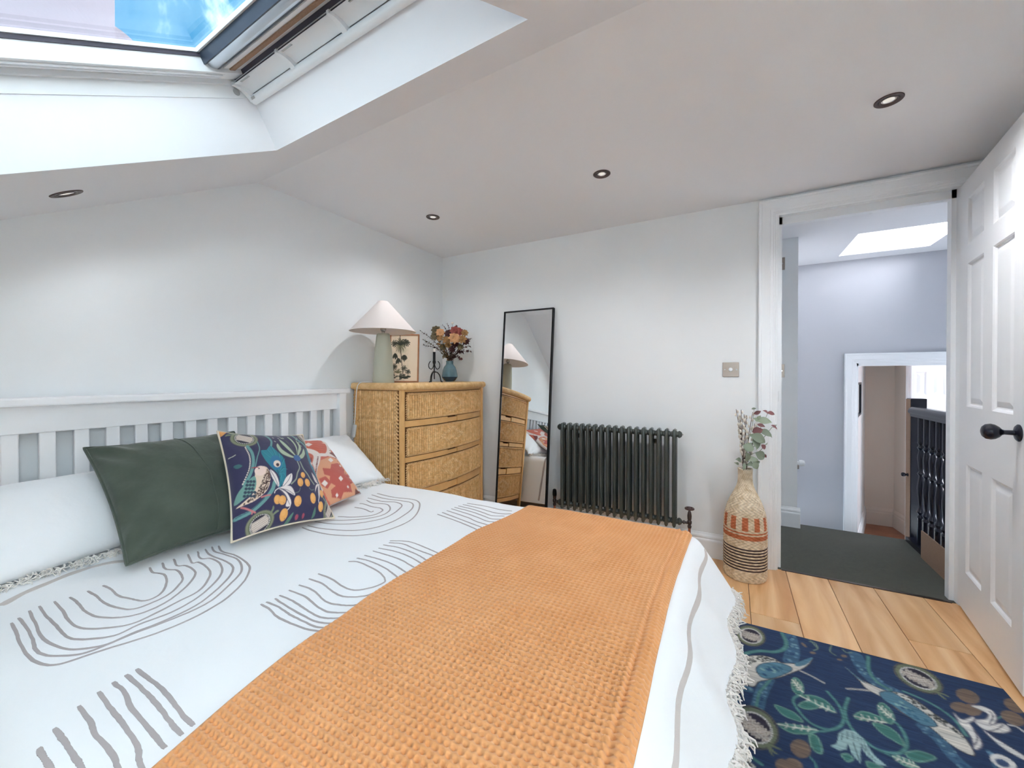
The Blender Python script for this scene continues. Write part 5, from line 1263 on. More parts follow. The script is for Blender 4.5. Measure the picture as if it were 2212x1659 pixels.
# drawers and rails
DZ = [(.836, 1.004), (.612, .790), (.395, .572), (.148, .338)]
DY0, DY1 = CY0 + .038, CY1 - .036
def curved_strip(y0, y1, z0, z1, off, n=40, thick=.02):
    V = []; F = []; yy = np.linspace(y0, y1, n)
    for y in yy:
        xf = CXF - .012 + float(bow(y)) + off
        V += [(xf, y, z0), (xf, y, z1), (xf - thick, y, z1), (xf - thick, y, z0)]
    for i in range(n - 1):
        a = 4 * i; b = 4 * i + 4
        for k in range(4): F.append((a + k, b + k, b + (k + 1) % 4, a + (k + 1) % 4))
    F += [(0, 1, 2, 3), (4 * n - 4, 4 * n - 1, 4 * n - 2, 4 * n - 3)]
    return V, F
yc = (DY0 + DY1) / 2
for i, (z0, z1) in enumerate(DZ):
    nu, nv = 330, 110
    yy = np.linspace(DY0 + .012, DY1 - .012, nu); zz = np.linspace(z0 + .010, z1 - .010, nv); Y_, Z_ = np.meshgrid(yy, zz, indexing='ij')
    hh, cc = weave(Y_ - DY0, Z_ - z0, .0178, .0082, .0045, .011)
    zc = (z0 + z1) / 2; rr = np.abs(Y_ - yc) / .135 + np.abs(Z_ - zc) / .066
    kn_ = np.abs(np.sin((Y_ - yc) * math.pi / .021 + (Z_ - zc) * math.pi / .021)) * np.abs(np.sin((Y_ - yc) * math.pi / .021 - (Z_ - zc) * math.pi / .021))
    ring = np.clip(1 - np.abs(rr - .80) / .24, 0, 1) ** .5 + np.clip(1 - rr / .34, 0, 1) ** .5
    ring = np.clip(ring, 0, 1)
    hh = hh * (1 - .8 * ring) + ring * (.016 * kn_ - .004)
    w_ = (ring * np.clip(kn_ * 1.6, 0, 1))[..., None]; cc = cc * (1 - w_) + CANE[3] * 1.04 * w_
    P = np.stack([CXF - .010 + bow(Y_) + hh, Y_, Z_], -1).reshape(-1, 3)
    dr = mk('drawer', P, gridfaces(nu, nv), M['rattan'], chest, smooth=True, col=cc.reshape(-1, 3))
    V, F = curved_strip(DY0 + .003, DY1 - .003, z0 + .003, z1 - .003, -.006, thick=.012); mk('drawer_front', V, F, M['rattan_dark'], dr)
    mb = MB()
    for (za, zb, ya, yb) in ((z0 + .008, z0 + .008, DY0 + .01, DY1 - .01), (z1 - .008, z1 - .008, DY0 + .01, DY1 - .01)):
        ya_ = np.linspace(ya, yb, 34)
        for a, b in zip(ya_[:-1], ya_[1:]): plait(mb, (CXF - .006 + float(bow(a)), a, za), (CXF - .006 + float(bow(b)), b, zb), .013, .005, .0118, (1, 0, 0), (0, 0, 1))
    for y in (DY0 + .010, DY1 - .010): plait(mb, (CXF - .006 + float(bow(y)), y, z0 + .008), (CXF - .006 + float(bow(y)), y, z1 - .008), .016, .006, .014, (1, 0, 0), (0, 1, 0))
    o = mb.obj('plaited_border', M['rattan_plain'], dr, smooth=True); o['kind'] = 'stuff'
rails = [(1.006, 1.022), (.792, .834), (.574, .610), (.340, .393), (.112, .146)]
for i, (z0, z1) in enumerate(rails):
    if i in (0, 4): segs = [(DY0, DY1)]
    else: segs = [(DY0, yc - .055), (yc + .055, DY1)]
    for a, b in segs:
        V, F = curved_strip(a, b, z0 + .002, z1 - .002, .004, thick=.02); mk('rail', V, F, M['rattan_pole'], chest)
    if i not in (0, 4):
        V, F = curved_strip(yc - .055, yc + .055, z0 + .002, z1 - .010, -.004, 10, .016); mk('finger_pull', V, F, M['rattan_pole'], chest)

# ------------------------------------------------------------------ things on the chest
TZ = CZ - .0035
lx, ly = .213, -.868
lamp = thing('table_lamp', 'sage ceramic cone lamp with wide pale coolie shade on the wicker chest', 'lamp', (lx, ly, TZ))
MB().lathe([(0, 0), (.066, 0), (.068, .004), (.066, .02), (.060, .12), (.052, .22), (.043, .30), (.040, .312), (.034, .318), (0, .318)], (lx, ly, TZ), seg=40, cap=False).obj('base', M['lamp_base'], lamp, smooth=True)
MB().lathe([(0, 0), (.011, 0), (.011, .014), (.017, .018), (.019, .030), (.012, .05), (.0, .055)], (lx, ly, TZ + .317), seg=20, cap=False).obj('bulb_holder', M['chrome'], lamp, smooth=True)
sh = MB(); sh.lathe([(.205, .330), (.030, .524), (.028, .525), (.026, .523), (.202, .3305), (.205, .330)], (lx, ly, TZ), seg=56, cap=False); sh.lathe([(.003, .523), (.028, .5235)], (lx, ly, TZ), seg=40, cap=False)
shade = sh.obj('shade', M['shade'], lamp, smooth=True)
MB().tube([(lx + .205 * math.cos(a), ly + .205 * math.sin(a), TZ + .330) for a in np.linspace(0, 2 * math.pi, 56, endpoint=False)], .0018, 6, closed=True).obj('shade_rim', M['shade'], shade, smooth=True)
cb = on_x(772, 900, .075); 
pts = [(lx - .05, ly - .03, TZ + .004), (.13, CY0 + .02, TZ + .006), (.105, CY0 - .018, TZ - .002), (.095, CY0 - .030, 1.02), (.088, CY0 - .032, .93), (.083, CY0 - .034, .85), (.080, CY0 - .036, .80)]
MB().tube(spline(pts, 60), .0026, 8).obj('cord', M['white_plastic'], lamp, smooth=True)
M3 = (np.array((.078, CY0 - .037, .757)), np.array([[.97, 0, .22], [0, 1, 0], [-.22, 0, .97]]))
MB().box((-.011, -.009, -.042), (.011, .009, .042), .005, M3).obj('inline_switch', M['white_plastic'], lamp)
MB().tube(spline([(.07, CY0 - .036, .717), (.05, CY0 - .04, .695), (.03, CY0 - .044, .69), (.014, CY0 - .046, .705)], 20), .0026, 8).obj('cord', M['white_plastic'], lamp, smooth=True)
so = on_x(760, 948, .003)
sk = thing('wall_socket', 'white wall socket plate between the headboard and wicker chest', 'socket', (0, so[1], so[2] - .05))
MB().box((0, so[1] - .03, so[2] - .045), (.008, so[1] + .045, so[2] + .045), .002).obj('plate', M['white_plastic'], sk)

# framed palm print leaning back
cp = Canvas(0, 0, 200, 300, 1.0, (232, 214, 190))
for k in range(300):
    x = random.gauss(78, 42); y = random.gauss(130, 90)
    if 10 < x < 130 and 20 < y < 250: cp.ellipse(x, y, random.uniform(4, 14), random.uniform(3, 8), (190, 184, 150), random.uniform(0, 180), .10)
def frond(cx, cy, r, n, c, a0=0, a1=360, w=5):
    for k in range(n):
        a = math.radians(a0 + (a1 - a0) * k / max(1, n - 1) + random.uniform(-6, 6)); L = r * random.uniform(.7, 1.1)
        cp.stroke([(cx, cy), (cx + L * .6 * math.cos(a), cy + L * .6 * math.sin(a) - L * .08), (cx + L * math.cos(a), cy + L * math.sin(a) + L * .10)], w, c, .9, taper=True)
DG = (44, 48, 36); OG = (104, 100, 70)
cp.stroke([(68, 10), (72, 80), (82, 160), (96, 262)], 5, (70, 56, 44))
frond(70, 70, 52, 26, OG); frond(72, 72, 40, 16, DG, 200, 340); frond(110, 52, 30, 14, DG, w=7); frond(30, 60, 26, 12, DG, w=6)
frond(40, 120, 34, 10, DG, 60, 130, 9); frond(100, 130, 40, 10, DG, 50, 130, 10); frond(60, 150, 34, 8, DG, 60, 120, 10)
frond(36, 205, 26, 12, DG, w=6); frond(100, 215, 24, 12, DG, w=5); frond(128, 235, 22, 12, DG, w=5); frond(60, 245, 34, 14, OG, 190, 350, 4); frond(24, 258, 18, 10, DG, w=6)
for k in range(26): cp.ellipse(random.gauss(95, 26), random.gauss(266, 6), 10, 5, DG, random.uniform(-20, 20), .85)
cp.stroke([(50, 284), (105, 286)], 2, (120, 104, 90))
fc = on_x(876, 822, .150); fr_ = np.array([.78, .626, 0.0])            # picture faces the room diagonally
fr_ = np.array([RT[0] * .96 + _fw[0] * .10, RT[1] * .96 + _fw[1] * .10, 0]); fr_ /= np.linalg.norm(fr_)
fn_ = np.array([fr_[1], -fr_[0], 0])
if fn_ @ (CAM - np.array([fc[0], fc[1], 0])) < 0: fn_ = -fn_
fu_ = np.array([-fn_[0] * .17, -fn_[1] * .17, .985]); fw2 = np.cross(fr_, fu_)
if fw2 @ fn_ < 0: fw2 = -fw2
FWD, FHT = .206, .352
fo = np.array([fc[0] + .012 * fn_[0], fc[1] + .012 * fn_[1], TZ]) - fr_ * FWD / 2 - fr_ * .012
pic = thing('framed_print', 'botanical palm print in an orange wood frame behind the table lamp', 'picture', (fc[0], fc[1], TZ))
def fbox(mb, a0, a1, b0, b1, d0, d1):
    V = [fo + fr_ * a + fu_ * b + fw2 * d for d in (d0, d1) for b in (b0, b1) for a in (a0, a1)]
    return mb.add(V, [(0, 2, 3, 1), (4, 5, 7, 6), (0, 1, 5, 4), (2, 6, 7, 3), (0, 4, 6, 2), (1, 3, 7, 5)])
mb = MB(); fbox(mb, 0, FWD, 0, .009, -.016, .004); fbox(mb, 0, FWD, FHT - .009, FHT, -.016, .004); fbox(mb, 0, .009, .009, FHT - .009, -.016, .004); fbox(mb, FWD - .009, FWD, .009, FHT - .009, -.016, .004)
mb.obj('frame', M['frame_wood'], pic)
nu, nv = 130, 190
A2, B2 = np.meshgrid(np.linspace(.008, FWD - .008, nu), np.linspace(.008, FHT - .008, nv), indexing='ij')
P = fo + A2[..., None] * fr_ + B2[..., None] * fu_ - fw2 * .002
mk('print', P.reshape(-1, 3), gridfaces(nu, nv), M['paper'], pic, col=cp.sample((A2 / FWD * 200).ravel(), (300 - B2 / FHT * 300).ravel()))

# wrought iron candle holder with a candle stub
hx, hy = .262, -.425
hd_ = thing('candle_holder', 'black wrought iron candle holder with curled arms on the wicker chest', 'candle holder', (hx, hy, TZ))
for k in range(3):
    a = math.radians(90 * 0 + 120 * k + 35); c, s_ = math.cos(a), math.sin(a)
    MB().tube(spline([(hx + .004 * c, hy + .004 * s_, TZ + .074), (hx + .022 * c, hy + .022 * s_, TZ + .071), (hx + .040 * c, hy + .040 * s_, TZ + .048), (hx + .047 * c, hy + .047 * s_, TZ + .018), (hx + .052 * c, hy + .052 * s_, TZ + .003), (hx + .062 * c, hy + .062 * s_, TZ + .003)], 30), .0036, 8).obj('leg', M['iron'], hd_, smooth=True)
MB().tube([(hx, hy, TZ + .022), (hx, hy, TZ + .15)], .0042, 8).obj('stem', M['iron'], hd_, smooth=True)
MB().lathe([(0, .076), (.012, .076), (.012, .080), (0, .081)], (hx, hy, TZ), seg=16, cap=False).obj('collar', M['iron'], hd_)
for sg in (-1, 1):
    q = np.array([RT[0], RT[1], 0]) * sg
    L = [(.003, .150), (.006, .118), (.020, .096), (.036, .104), (.041, .124), (.036, .142), (.027, .154)]
    MB().tube(spline([np.array((hx, hy, TZ)) + q * a + np.array([0, 0, b]) for a, b in L], 40), .003, 8).obj('curl', M['iron'], hd_, smooth=True)
MB().lathe([(0, .135), (.010, .135), (.012, .150), (.0095, .158), (.0095, .218), (.011, .222), (.0085, .222), (.0085, .17), (0, .17)], (hx, hy, TZ), seg=16, cap=False).obj('socket', M['iron'], hd_, smooth=True)
cnd = MB().lathe([(0, .171), (.0083, .171), (.0083, .243), (.006, .2455), (0, .246)], (hx, hy, TZ), seg=16, cap=False).obj('candle', M['candle'], smooth=True); tag(cnd, 'short white candle stub in the iron holder', 'candle')

# teal vase with dried flowers
vx, vy = .205, -.168
vase = thing('teal_vase', 'small teal glazed vase with dark blue foot holding dried flowers', 'vase', (vx, vy, TZ))
MB().lathe([(.036, .004), (.046, .012), (.062, .034), (.0635, .040)], (vx, vy, TZ), seg=36, cap=False).obj('foot', M['teal_dark'], vase, smooth=True)
MB().lathe([(0, .001), (.034, .0), (.037, .004), (.0365, .006)], (vx, vy, TZ), seg=36, cap=False).obj('base_rim', M['grey_plastic'], vase, smooth=True)
MB().lathe([(.0635, .0395), (.0625, .050), (.056, .090), (.046, .118), (.034, .132), (.0295, .140), (.0285, .150), (.0295, .163), (.0305, .166), (.0265, .166), (.025, .14), (.05, .08), (.055, .05)], (vx, vy, TZ), seg=36, cap=False).obj('body', M['teal_glaze'], vase, smooth=True)
V0 = np.array((vx, vy, TZ + .150))
def pos(px, py, depth=0.0):
    """picture point -> 3-D on the upright plane through the vase, pushed by depth towards the room"""
    n_ = _fw; r = ray(px, py); t = ((V0 - n_ * depth - CAM) @ n_) / (r @ n_); return CAM + r * t
def leaf_mesh(c, d, nrm, L, W, cup=.15, n=5):
    d = np.array(d, float); d /= np.linalg.norm(d); nrm = np.array(nrm, float); nrm -= d * (nrm @ d); nrm /= np.linalg.norm(nrm) + 1e-9; s_ = np.cross(d, nrm)
    V = [np.array(c, float)]; F = []
    rows = []
    for i in range(1, n):
        f = i / n; w = W * math.sin(math.pi * f ** .8) ; m = np.array(c) + d * L * f + nrm * cup * L * math.sin(math.pi * f) * .5
        rows.append(len(V)); V += [m - s_ * w / 2 + nrm * W * .12, m, m + s_ * w / 2 + nrm * W * .12]
    V.append(np.array(c) + d * L); tip = len(V) - 1
    a = rows[0]; F += [(0, a + 1, a), (0, a + 2, a + 1)]
    for a, b in zip(rows[:-1], rows[1:]): F += [(a, a + 1, b + 1, b), (a + 1, a + 2, b + 2, b + 1)]
    a = rows[-1]; F += [(a, a + 1, tip), (a + 1, a + 2, tip)]
    return V, F
rg = random.Random(21)
def sprig(name, label, tip, mat, stem_mat, n, L, W, group, start=None, bend=.03, f0=.35, sr=.0014, depth=0, part='leaf', joined=False):
    st = V0 - np.array([0, 0, .10]) if start is None else np.array(start, float)
    nk = V0 + np.array([rg.uniform(-.012, .012), rg.uniform(-.012, .012), .012]) if start is None else st
    tip = np.array(tip, float); mid = (nk + tip) / 2 + np.array([rg.uniform(-1, 1) * bend, rg.uniform(-1, 1) * bend, bend])
    path = spline([st, nk, mid, tip], 24) if start is None else spline([st, mid, tip], 24)
    root = thing(name, label, 'dried flower' if group == 'dried flowers in the teal vase' else 'foliage', tuple(st), group)
    MB().tube(path, np.linspace(sr * 1.3, sr * .6, 24), 6).obj('stem', stem_mat, root, smooth=True)
    acc = MB()
    for k in range(n):
        f = f0 + (1 - f0) * (k + .5) / n; i = min(22, int(f * 23)); t_ = path[i + 1] - path[i]; t_ /= np.linalg.norm(t_) + 1e-9
        a = k * 2.4 + rg.uniform(-.5, .5); e1 = np.cross(t_, [.3, .2, 1]); e1 /= np.linalg.norm(e1); e2 = np.cross(t_, e1)
        out = math.cos(a) * e1 + math.sin(a) * e2; d = out * .8 + t_ * .6; l_ = L * rg.uniform(.7, 1.15) * (1 - .35 * f)
        Vv, Ff = leaf_mesh(path[i], d, np.cross(d, np.cross(t_, d)) + .2 * out, l_, W * l_ / L * rg.uniform(.8, 1.1))
        if joined: acc.add(Vv, Ff)
        else: m_ = MB(); m_.add(Vv, Ff); m_.obj(part, mat, root, smooth=True)
    if joined: o = acc.obj('leaves', mat, root, smooth=True); o['kind'] = 'stuff'
    return root, path
GD = 'dried flowers in the teal vase'
for (px, py, dp), m_, lb, n_, L_, W_ in (
    ((905, 712, .0), 'dark_sprig', 'dark arching dried sprig reaching out over the candle', 16, .022, .007), ((913, 745, .02), 'dark_sprig', 'low dark dried sprig drooping towards the picture frame', 16, .020, .008), ((903, 728, -.03), 'petal_olive', 'brown seeded sprig stretching towards the lamp shade', 18, .022, .008),
    ((935, 712, .02), 'petal_olive', 'olive dried sprig in the left of the bouquet', 20, .026, .012), ((955, 700, -.02), 'dark_sprig', 'thin dark sprig curling from the bouquet top', 12, .026, .006), ((966, 697, .0), 'burgundy', 'burgundy sprig rising beside the pale seed head', 12, .022, .009),
    ((988, 703, .0), 'burgundy', 'burgundy round leafed sprig at the bouquet crown', 9, .024, .018), ((1018, 730, .0), 'dark_sprig', 'feathery dark sprig at the right of the bouquet', 14, .018, .007), ((1018, 758, .03), 'burgundy', 'burgundy eucalyptus sprig sticking out low on the right', 9, .024, .021), ((995, 775, .05), 'burgundy', 'short burgundy sprig hanging over the vase rim', 8, .020, .017),
    ((1015, 747, -.02), 'burgundy', 'burgundy leafy sprig among the right blooms', 10, .024, .016), ((958, 770, .05), 'petal_olive', 'olive sprig falling in front of the vase neck', 12, .022, .012), ((945, 742, .03), 'petal_tan', 'tan dried leaf sprig below the peach rose', 12, .026, .014), ((1000, 760, .02), 'burgundy', 'deep red leaf spray beside the vase neck', 12, .026, .016)):
    sprig('dried_sprig', lb, pos(px, py, dp), M[m_], M['stem'], int(n_ * 1.7), L_ * 1.55, W_ * 1.75, GD, f0=.30, sr=.0019)
def bloom(name, label, c, r, mat, petals, layers, face):
    root = thing(name, label, 'dried flower', tuple(c), GD); face = np.array(face, float); face /= np.linalg.norm(face)
    MB().tube(spline([V0 - np.array([0, 0, .08]), V0 + np.array([0, 0, .02]), (V0 + c) / 2 + np.array([0, 0, .02]), c], 16), .0016, 6).obj('stem', M['stem'], root, smooth=True)
    e1 = np.cross(face, [0, 0, 1.0]); e1 /= np.linalg.norm(e1); e2 = np.cross(face, e1)
    for ly_ in range(layers):
        k_ = petals - ly_ * 2; rad = r * (1 - ly_ / (layers + .5)); up_ = .25 + .5 * ly_ / layers
        for k in range(max(3, k_)):
            a = 2 * math.pi * k / max(3, k_) + ly_ * .5; out = math.cos(a) * e1 + math.sin(a) * e2
            Vv, Ff = leaf_mesh(c + face * .002 * ly_, out * (1 - up_ * .6) + face * up_, face, rad * rg.uniform(.9, 1.1), rad * .95, cup=.5); m_ = MB(); m_.add(Vv, Ff); m_.obj('petal', mat, root, smooth=True)
    MB().ball(c + face * r * .2, r * .28, 8, 5).obj('heart', mat, root, smooth=True)
tc_ = -_fw
for (px, py, dp), r, m_, lb in (((980, 732, .07), .034, 'petal_peach', 'large peach dried rose in the middle of the bouquet'), ((966, 736, .07), .026, 'petal_tan', 'smaller tan dried rose beside the peach rose'), ((984, 717, .04), .032, 'petal_red', 'faded red dried flower above the peach rose'), ((993, 718, .03), .024, 'petal_red', 'second faded red bloom against the wall side'), ((1003, 720, .04), .022, 'petal_tan', 'ochre bloom near the right top of the bouquet'),
                             ((998, 735, .05), .028, 'petal_tan', 'tan straw flower right of the peach rose'), ((951, 720, .05), .026, 'petal_peach', 'dull orange bloom left of the peach rose'), ((953, 731, .06), .024, 'petal_tan', 'golden dried bloom above the candle'), ((942, 715, .02), .028, 'petal_olive', 'brown dried hydrangea head on the left'), ((940, 728, .03), .026, 'petal_olive', 'bronze dried flower cluster above the candle stub'), ((970, 722, .0), .026, 'burgundy', 'dark burgundy bloom deep in the bouquet'), ((967, 746, .06), .020, 'petal_tan', 'pale folded dried bloom below the tan rose'), ((995, 750, .04), .020, 'petal_olive', 'olive brown bloom low on the right'), ((975, 757, .05), .022, 'burgundy', 'deep burgundy bloom just above the vase mouth'), ((985, 745, .03), .024, 'burgundy', 'dark red bloom under the peach rose'), ((957, 752, .04), .022, 'petal_olive', 'brown bloom low beside the candle'), ((1008, 738, .02), .022, 'burgundy', 'burgundy bloom at the right edge of the bouquet')):
    bloom('dried_bloom', lb, pos(px, py, dp), r * 1.55, M[m_], 8, 3, tc_ + np.array([rg.uniform(-.5, .5), rg.uniform(-.5, .5), rg.uniform(.0, .7)]))
c = pos(977, 698, .0); sd = thing('seed_head', 'pale round seed head standing above the dried bouquet', 'dried flower', tuple(c), GD)
MB().ball(c, .011, 12, 8).obj('head', M['catkin'], sd, smooth=True); MB().tube(spline([V0 - np.array([0, 0, .08]), V0 + np.array([0, 0, .02]), c - np.array([0, 0, .05]), c], 14), .0012, 6).obj('stem', M['stem'], sd, smooth=True)

# ================================================================== LEANING MIRROR
MT0 = on_y(1089, 673, -.032); MT1 = on_y(1196, 666, -.032)
mx0, mx1, mzt = MT0[0], MT1[0], (MT0[2] + MT1[2]) / 2
mir = thing('leaning_mirror', 'tall thin black framed mirror leaning against the wall', 'mirror', ((mx0 + mx1) / 2, -.17, 0))
mh = math.hypot(mzt, .15); me_ = np.array([0, .15 / mh, mzt / mh]); mn = np.array([0, -mzt / mh, .15 / mh]); mo = np.array([mx0, -.181, 0.002])
def mbx(mb, a0, a1, b0, b1, d0, d1):
    V = [mo + np.array([a, 0, 0]) + me_ * b + mn * d for d in (d0, d1) for b in (b0, b1) for a in (a0, a1)]
    return mb.add(V, [(0, 2, 3, 1), (4, 5, 7, 6), (0, 1, 5, 4), (2, 6, 7, 3), (0, 4, 6, 2), (1, 3, 7, 5)])
MW = mx1 - mx0; MH = mh
mb = MB(); mbx(mb, 0, .010, 0, MH, -.024, .002); mbx(mb, MW - .010, MW, 0, MH, -.024, .002); mbx(mb, .010, MW - .010, 0, .010, -.024, .002); mbx(mb, .010, MW - .010, MH - .010, MH, -.024, .002); mbx(mb, .008, MW - .008, .008, MH - .008, -.024, -.010)
mb.obj('frame', M['black_metal'], mir)
mb = MB(); mbx(mb, .010, MW - .010, .010, MH - .010, -.009, -.004); mb.obj('mirror_glass', M['mirror'], mir)

# ================================================================== COLUMN RADIATOR
RX, RP, RN = 1.141, .04572, 17
RYF, RYB, RZ0, RZ1 = -.108, -.060, .180, .778
rad = thing('column_radiator', 'dark green-black column radiator on the wall with copper pipes', 'radiator', (RX + RP * 8, -.085, .0))
sec0 = None
for k in range(RN):
    if sec0 is None:
        mb = MB(); r_ = .0125
        loop = [(RX, RYF, RZ0 + .035)] + [(RX, RYF, z) for z in np.linspace(RZ0 + .05, RZ1 - .045, 6)]
        for y, sg in ((RYF, 1), (RYB, -1)):
            mb.tube([(RX, y, RZ0), (RX, y, RZ0 + .012), (RX, y, RZ0 + .05), (RX, y, RZ1 - .05), (RX, y, RZ1 - .014), (RX, y + sg * .003, RZ1 - .004), (RX, y + sg * .008, RZ1)], [.006, .0115, .0125, .0125, .0118, .0095, .004], 12)
        for z in (RZ0 + .034, RZ1 - .030):
            mb.lathe([(.010, -.0225), (.0165, -.0215), (.019, -.012), (.0205, 0), (.019, .012), (.0165, .0215), (.010, .0225)], (RX, (RYF + RYB) / 2, z), axis=(1, 0, 0), seg=18)
            mb.ball((RX, (RYF + RYB) / 2, z), (.0155, .030, .024), 14, 8)
        mb.ball((RX, (RYF + RYB) / 2, RZ1 - .014), (.0125, .032, .018), 14, 8)
        sec0 = mb.obj('column_section', M['rad'], rad, smooth=True)
    else: clone(sec0, (RP * k, 0, 0), rad)
ry = (RYF + RYB) / 2; XE0, XE1 = RX - RP / 2, RX + RP * (RN - 1) + RP / 2
for x, sg, z in ((XE0, -1, RZ1 - .03), (XE1, 1, RZ1 - .03), (XE0, -1, RZ0 + .034), (XE1, 1, RZ0 + .034)):
    MB().lathe([(.021, -.002), (.023, .004), (.019, .012), (.013, .018), (.008, .020), (0, .0205)], (x, ry, z), axis=(sg, 0, 0), seg=18, cap=False).obj('end_bush', M['rad'], rad, smooth=True)
MB().tube([(XE1 + .018, ry, RZ1 - .03), (XE1 + .026, ry, RZ1 - .03)], .004, 8).obj('bleed_valve', M['chrome'], rad)
zc = RZ0 + .034
for xv, sg, wheel in ((1.074, -1, False), (1.957, 1, True)):
    xe = XE0 if sg < 0 else XE1
    vt = MB(); vt.tube([(xe + sg * .018, ry, zc), (xv, ry, zc)], .0075, 10); vt.lathe([(.012, -.004), (.012, .004)], ((xe + xv) / 2, ry, zc), axis=(1, 0, 0), seg=8)
    vt.lathe([(0, -.030), (.010, -.030), (.012, -.018), (.008, -.012), (.013, 0), (.013, .012), (.009, .018), (.0115, .024), (.0125, .045), (.010, .062), (.006, .075), (0, .076)], (xv, ry, zc), seg=18, cap=False)
    val = vt.obj('valve', M['dark_nickel'], rad, smooth=True)
    if wheel:
        wz = zc + .088
        w = MB(); w.tube([(xv + .022 * math.cos(a), ry + .022 * math.sin(a), wz) for a in np.linspace(0, 2 * math.pi, 24, endpoint=False)], .0062, 8, closed=True)
        for a in range(5): w.tube([(xv, ry, wz - .002), (xv + .022 * math.cos(a * 1.2566), ry + .022 * math.sin(a * 1.2566), wz)], .0035, 6)
        w.ball((xv, ry, wz), (.009, .009, .006), 10, 6); w.tube([(xv, ry, zc + .07), (xv, ry, wz)], .004, 8)
        w.obj('hand_wheel', M['plum'], val, smooth=True)
    else:
        MB().lathe([(0, .038), (.0115, .038), (.0145, .044), (.0145, .066), (.0125, .084), (.007, .088), (0, .0885)], (xv, ry, zc), seg=20, cap=False).obj('cap', M['black_metal'], val, smooth=True)
    MB().tube([(xv, ry, 0), (xv, ry, zc - .026)], .0075, 12).obj('copper_pipe', M['copper'], rad, smooth=True)
for x in (RX + RP * 2.5, RX + RP * 13.5): MB().box((x - .012, RYB, RZ1 - .10), (x + .012, 0.001, RZ1 - .07)).obj('wall_bracket', M['rad'], rad)

# ================================================================== WOVEN FLOOR VASE
wx, wy = 2.246, -.162
prof_v = [(0, .100), (.02, .104), (.10, .1055), (.22, .1045), (.30, .103), (.345, .098), (.39, .087), (.43, .072), (.465, .055), (.495, .0425), (.52, .0365), (.55, .0345), (.575, .0350), (.592, .0355)]
hz = np.array([p[0] for p in prof_v]); hr_ = np.array([p[1] for p in prof_v])
NV, NA = 380, 176
zz = np.linspace(0, .592, NV); aa2 = np.linspace(0, 2 * math.pi, NA, endpoint=False)
rr_ = spline(np.stack([hz, hr_], 1), 400); rad_z = np.interp(zz, rr_[:, 0], rr_[:, 1])
RWS = .0079; NST = 44
Zg, Ag = np.meshgrid(zz, aa2, indexing='ij')
row = np.floor(Zg / RWS); fz = Zg / RWS - row; stv = Ag / (2 * math.pi) * NST
wv = np.cos(math.pi * (stv + row)) ; bulge = np.sqrt(np.clip(1 - (2 * fz - 1) ** 2, 0, 1))
R_ = rad_z[:, None] + (.0026 * bulge * (.5 + .5 * wv) - .0012 * (1 - bulge)) * np.clip(rad_z[:, None] / .1, .6, 1)
sag = 1.0
V = np.stack([wx + R_ * np.cos(Ag) * 1.0, wy + R_ * np.sin(Ag) * .98, Zg], -1).reshape(-1, 3)
cb_ = np.empty(Zg.shape + (3,)); cb_[:] = lin((240, 224, 198))
cb_ *= (1 + .10 * np.sin(row * 7.3 + np.floor(stv + row) * 3.1))[..., None]
zr = row * RWS
OR = lin((212, 120, 76)); DK = lin((66, 46, 46))
cb_[(zr > .226) & (zr < .250)] = OR; cb_[(zr > .258) & (zr < .265)] = OR
blk = (zr > .270) & (zr < .345) & ((np.floor(stv / 2.0) % 2) == 0); cb_[blk] = OR
for k in range(8): cb_[np.abs(row - (8 + 2 * k)) < .5] = DK
Fv = []
i, j = np.meshgrid(np.arange(NV - 1), np.arange(NA), indexing='ij'); a_ = (i * NA + j).ravel(); b_ = (i * NA + (j + 1) % NA).ravel()
Fv = np.stack([a_, b_, b_ + NA, a_ + NA], 1)
fv = thing('woven_floor_vase', 'tall woven bottle vase with orange blocks and dark brown stripes', 'vase', (wx, wy, 0))
mk('body', V, Fv, M['basket'], fv, smooth=True, col=cb_.reshape(-1, 3))
MB().lathe([(0, .001), (.100, .001)], (wx, wy, 0), seg=30, cap=False).obj('bottom', M['tan_board'], fv)
MB().tube([(wx + .034 * math.cos(a), wy + .033 * math.sin(a), .592) for a in np.linspace(0, 2 * math.pi, 30, endpoint=False)], .0035, 8, closed=True).obj('rim', M['cord_cream'], fv, smooth=True)
V0 = np.array((wx, wy, .56))
GW = 'willow branches in the woven floor vase'; GE = 'eucalyptus sprigs in the woven floor vase'
for (px, py, dp), lb in (((1590, 884, 0), 'pussy willow branch leaning furthest towards the radiator'), ((1601, 885, .02), 'pussy willow branch with dense buds at its tip'), ((1597, 893, -.02), 'pussy willow branch tucked behind its neighbours'), ((1607, 895, .0), 'pussy willow branch with pale upper buds'), ((1613, 897, .03), 'short pussy willow branch at the front of the bunch'), ((1626, 890, -.01), 'pussy willow branch leaning towards the door frame'), ((1630, 915, .01), 'low slanting pussy willow branch beside the eucalyptus'), ((1604, 905, .03), 'slim pussy willow branch low in the bunch')):
    tip = pos(px, py, dp); st = V0 - np.array([0, 0, .2]); nk = V0 + np.array([rg.uniform(-.015, .01), rg.uniform(-.015, .015), .03])
    root = thing('willow_branch', lb, 'branch', tuple(st), GW); path = spline([st, nk, (nk + tip) / 2 + np.array([rg.uniform(-.01, .01), 0, 0]), tip], 30)
    MB().tube(path, np.linspace(.0026, .0014, 30), 6).obj('twig', M['stem'], root, smooth=True)
    mb = MB()
    for k in range(18):
        i = 8 + int(k * 1.2); i = min(i, 29); sd = 1 if k % 2 else -1; o_ = np.array([RT[0] * sd * .006 + rg.uniform(-.003, .003), RT[1] * sd * .006 + rg.uniform(-.003, .003), .004])
        mb.ball(path[i] + o_, (.0055, .0055, .0095), 8, 6)
    o = mb.obj('catkins', M['catkin'], root, smooth=True); o['kind'] = 'stuff'
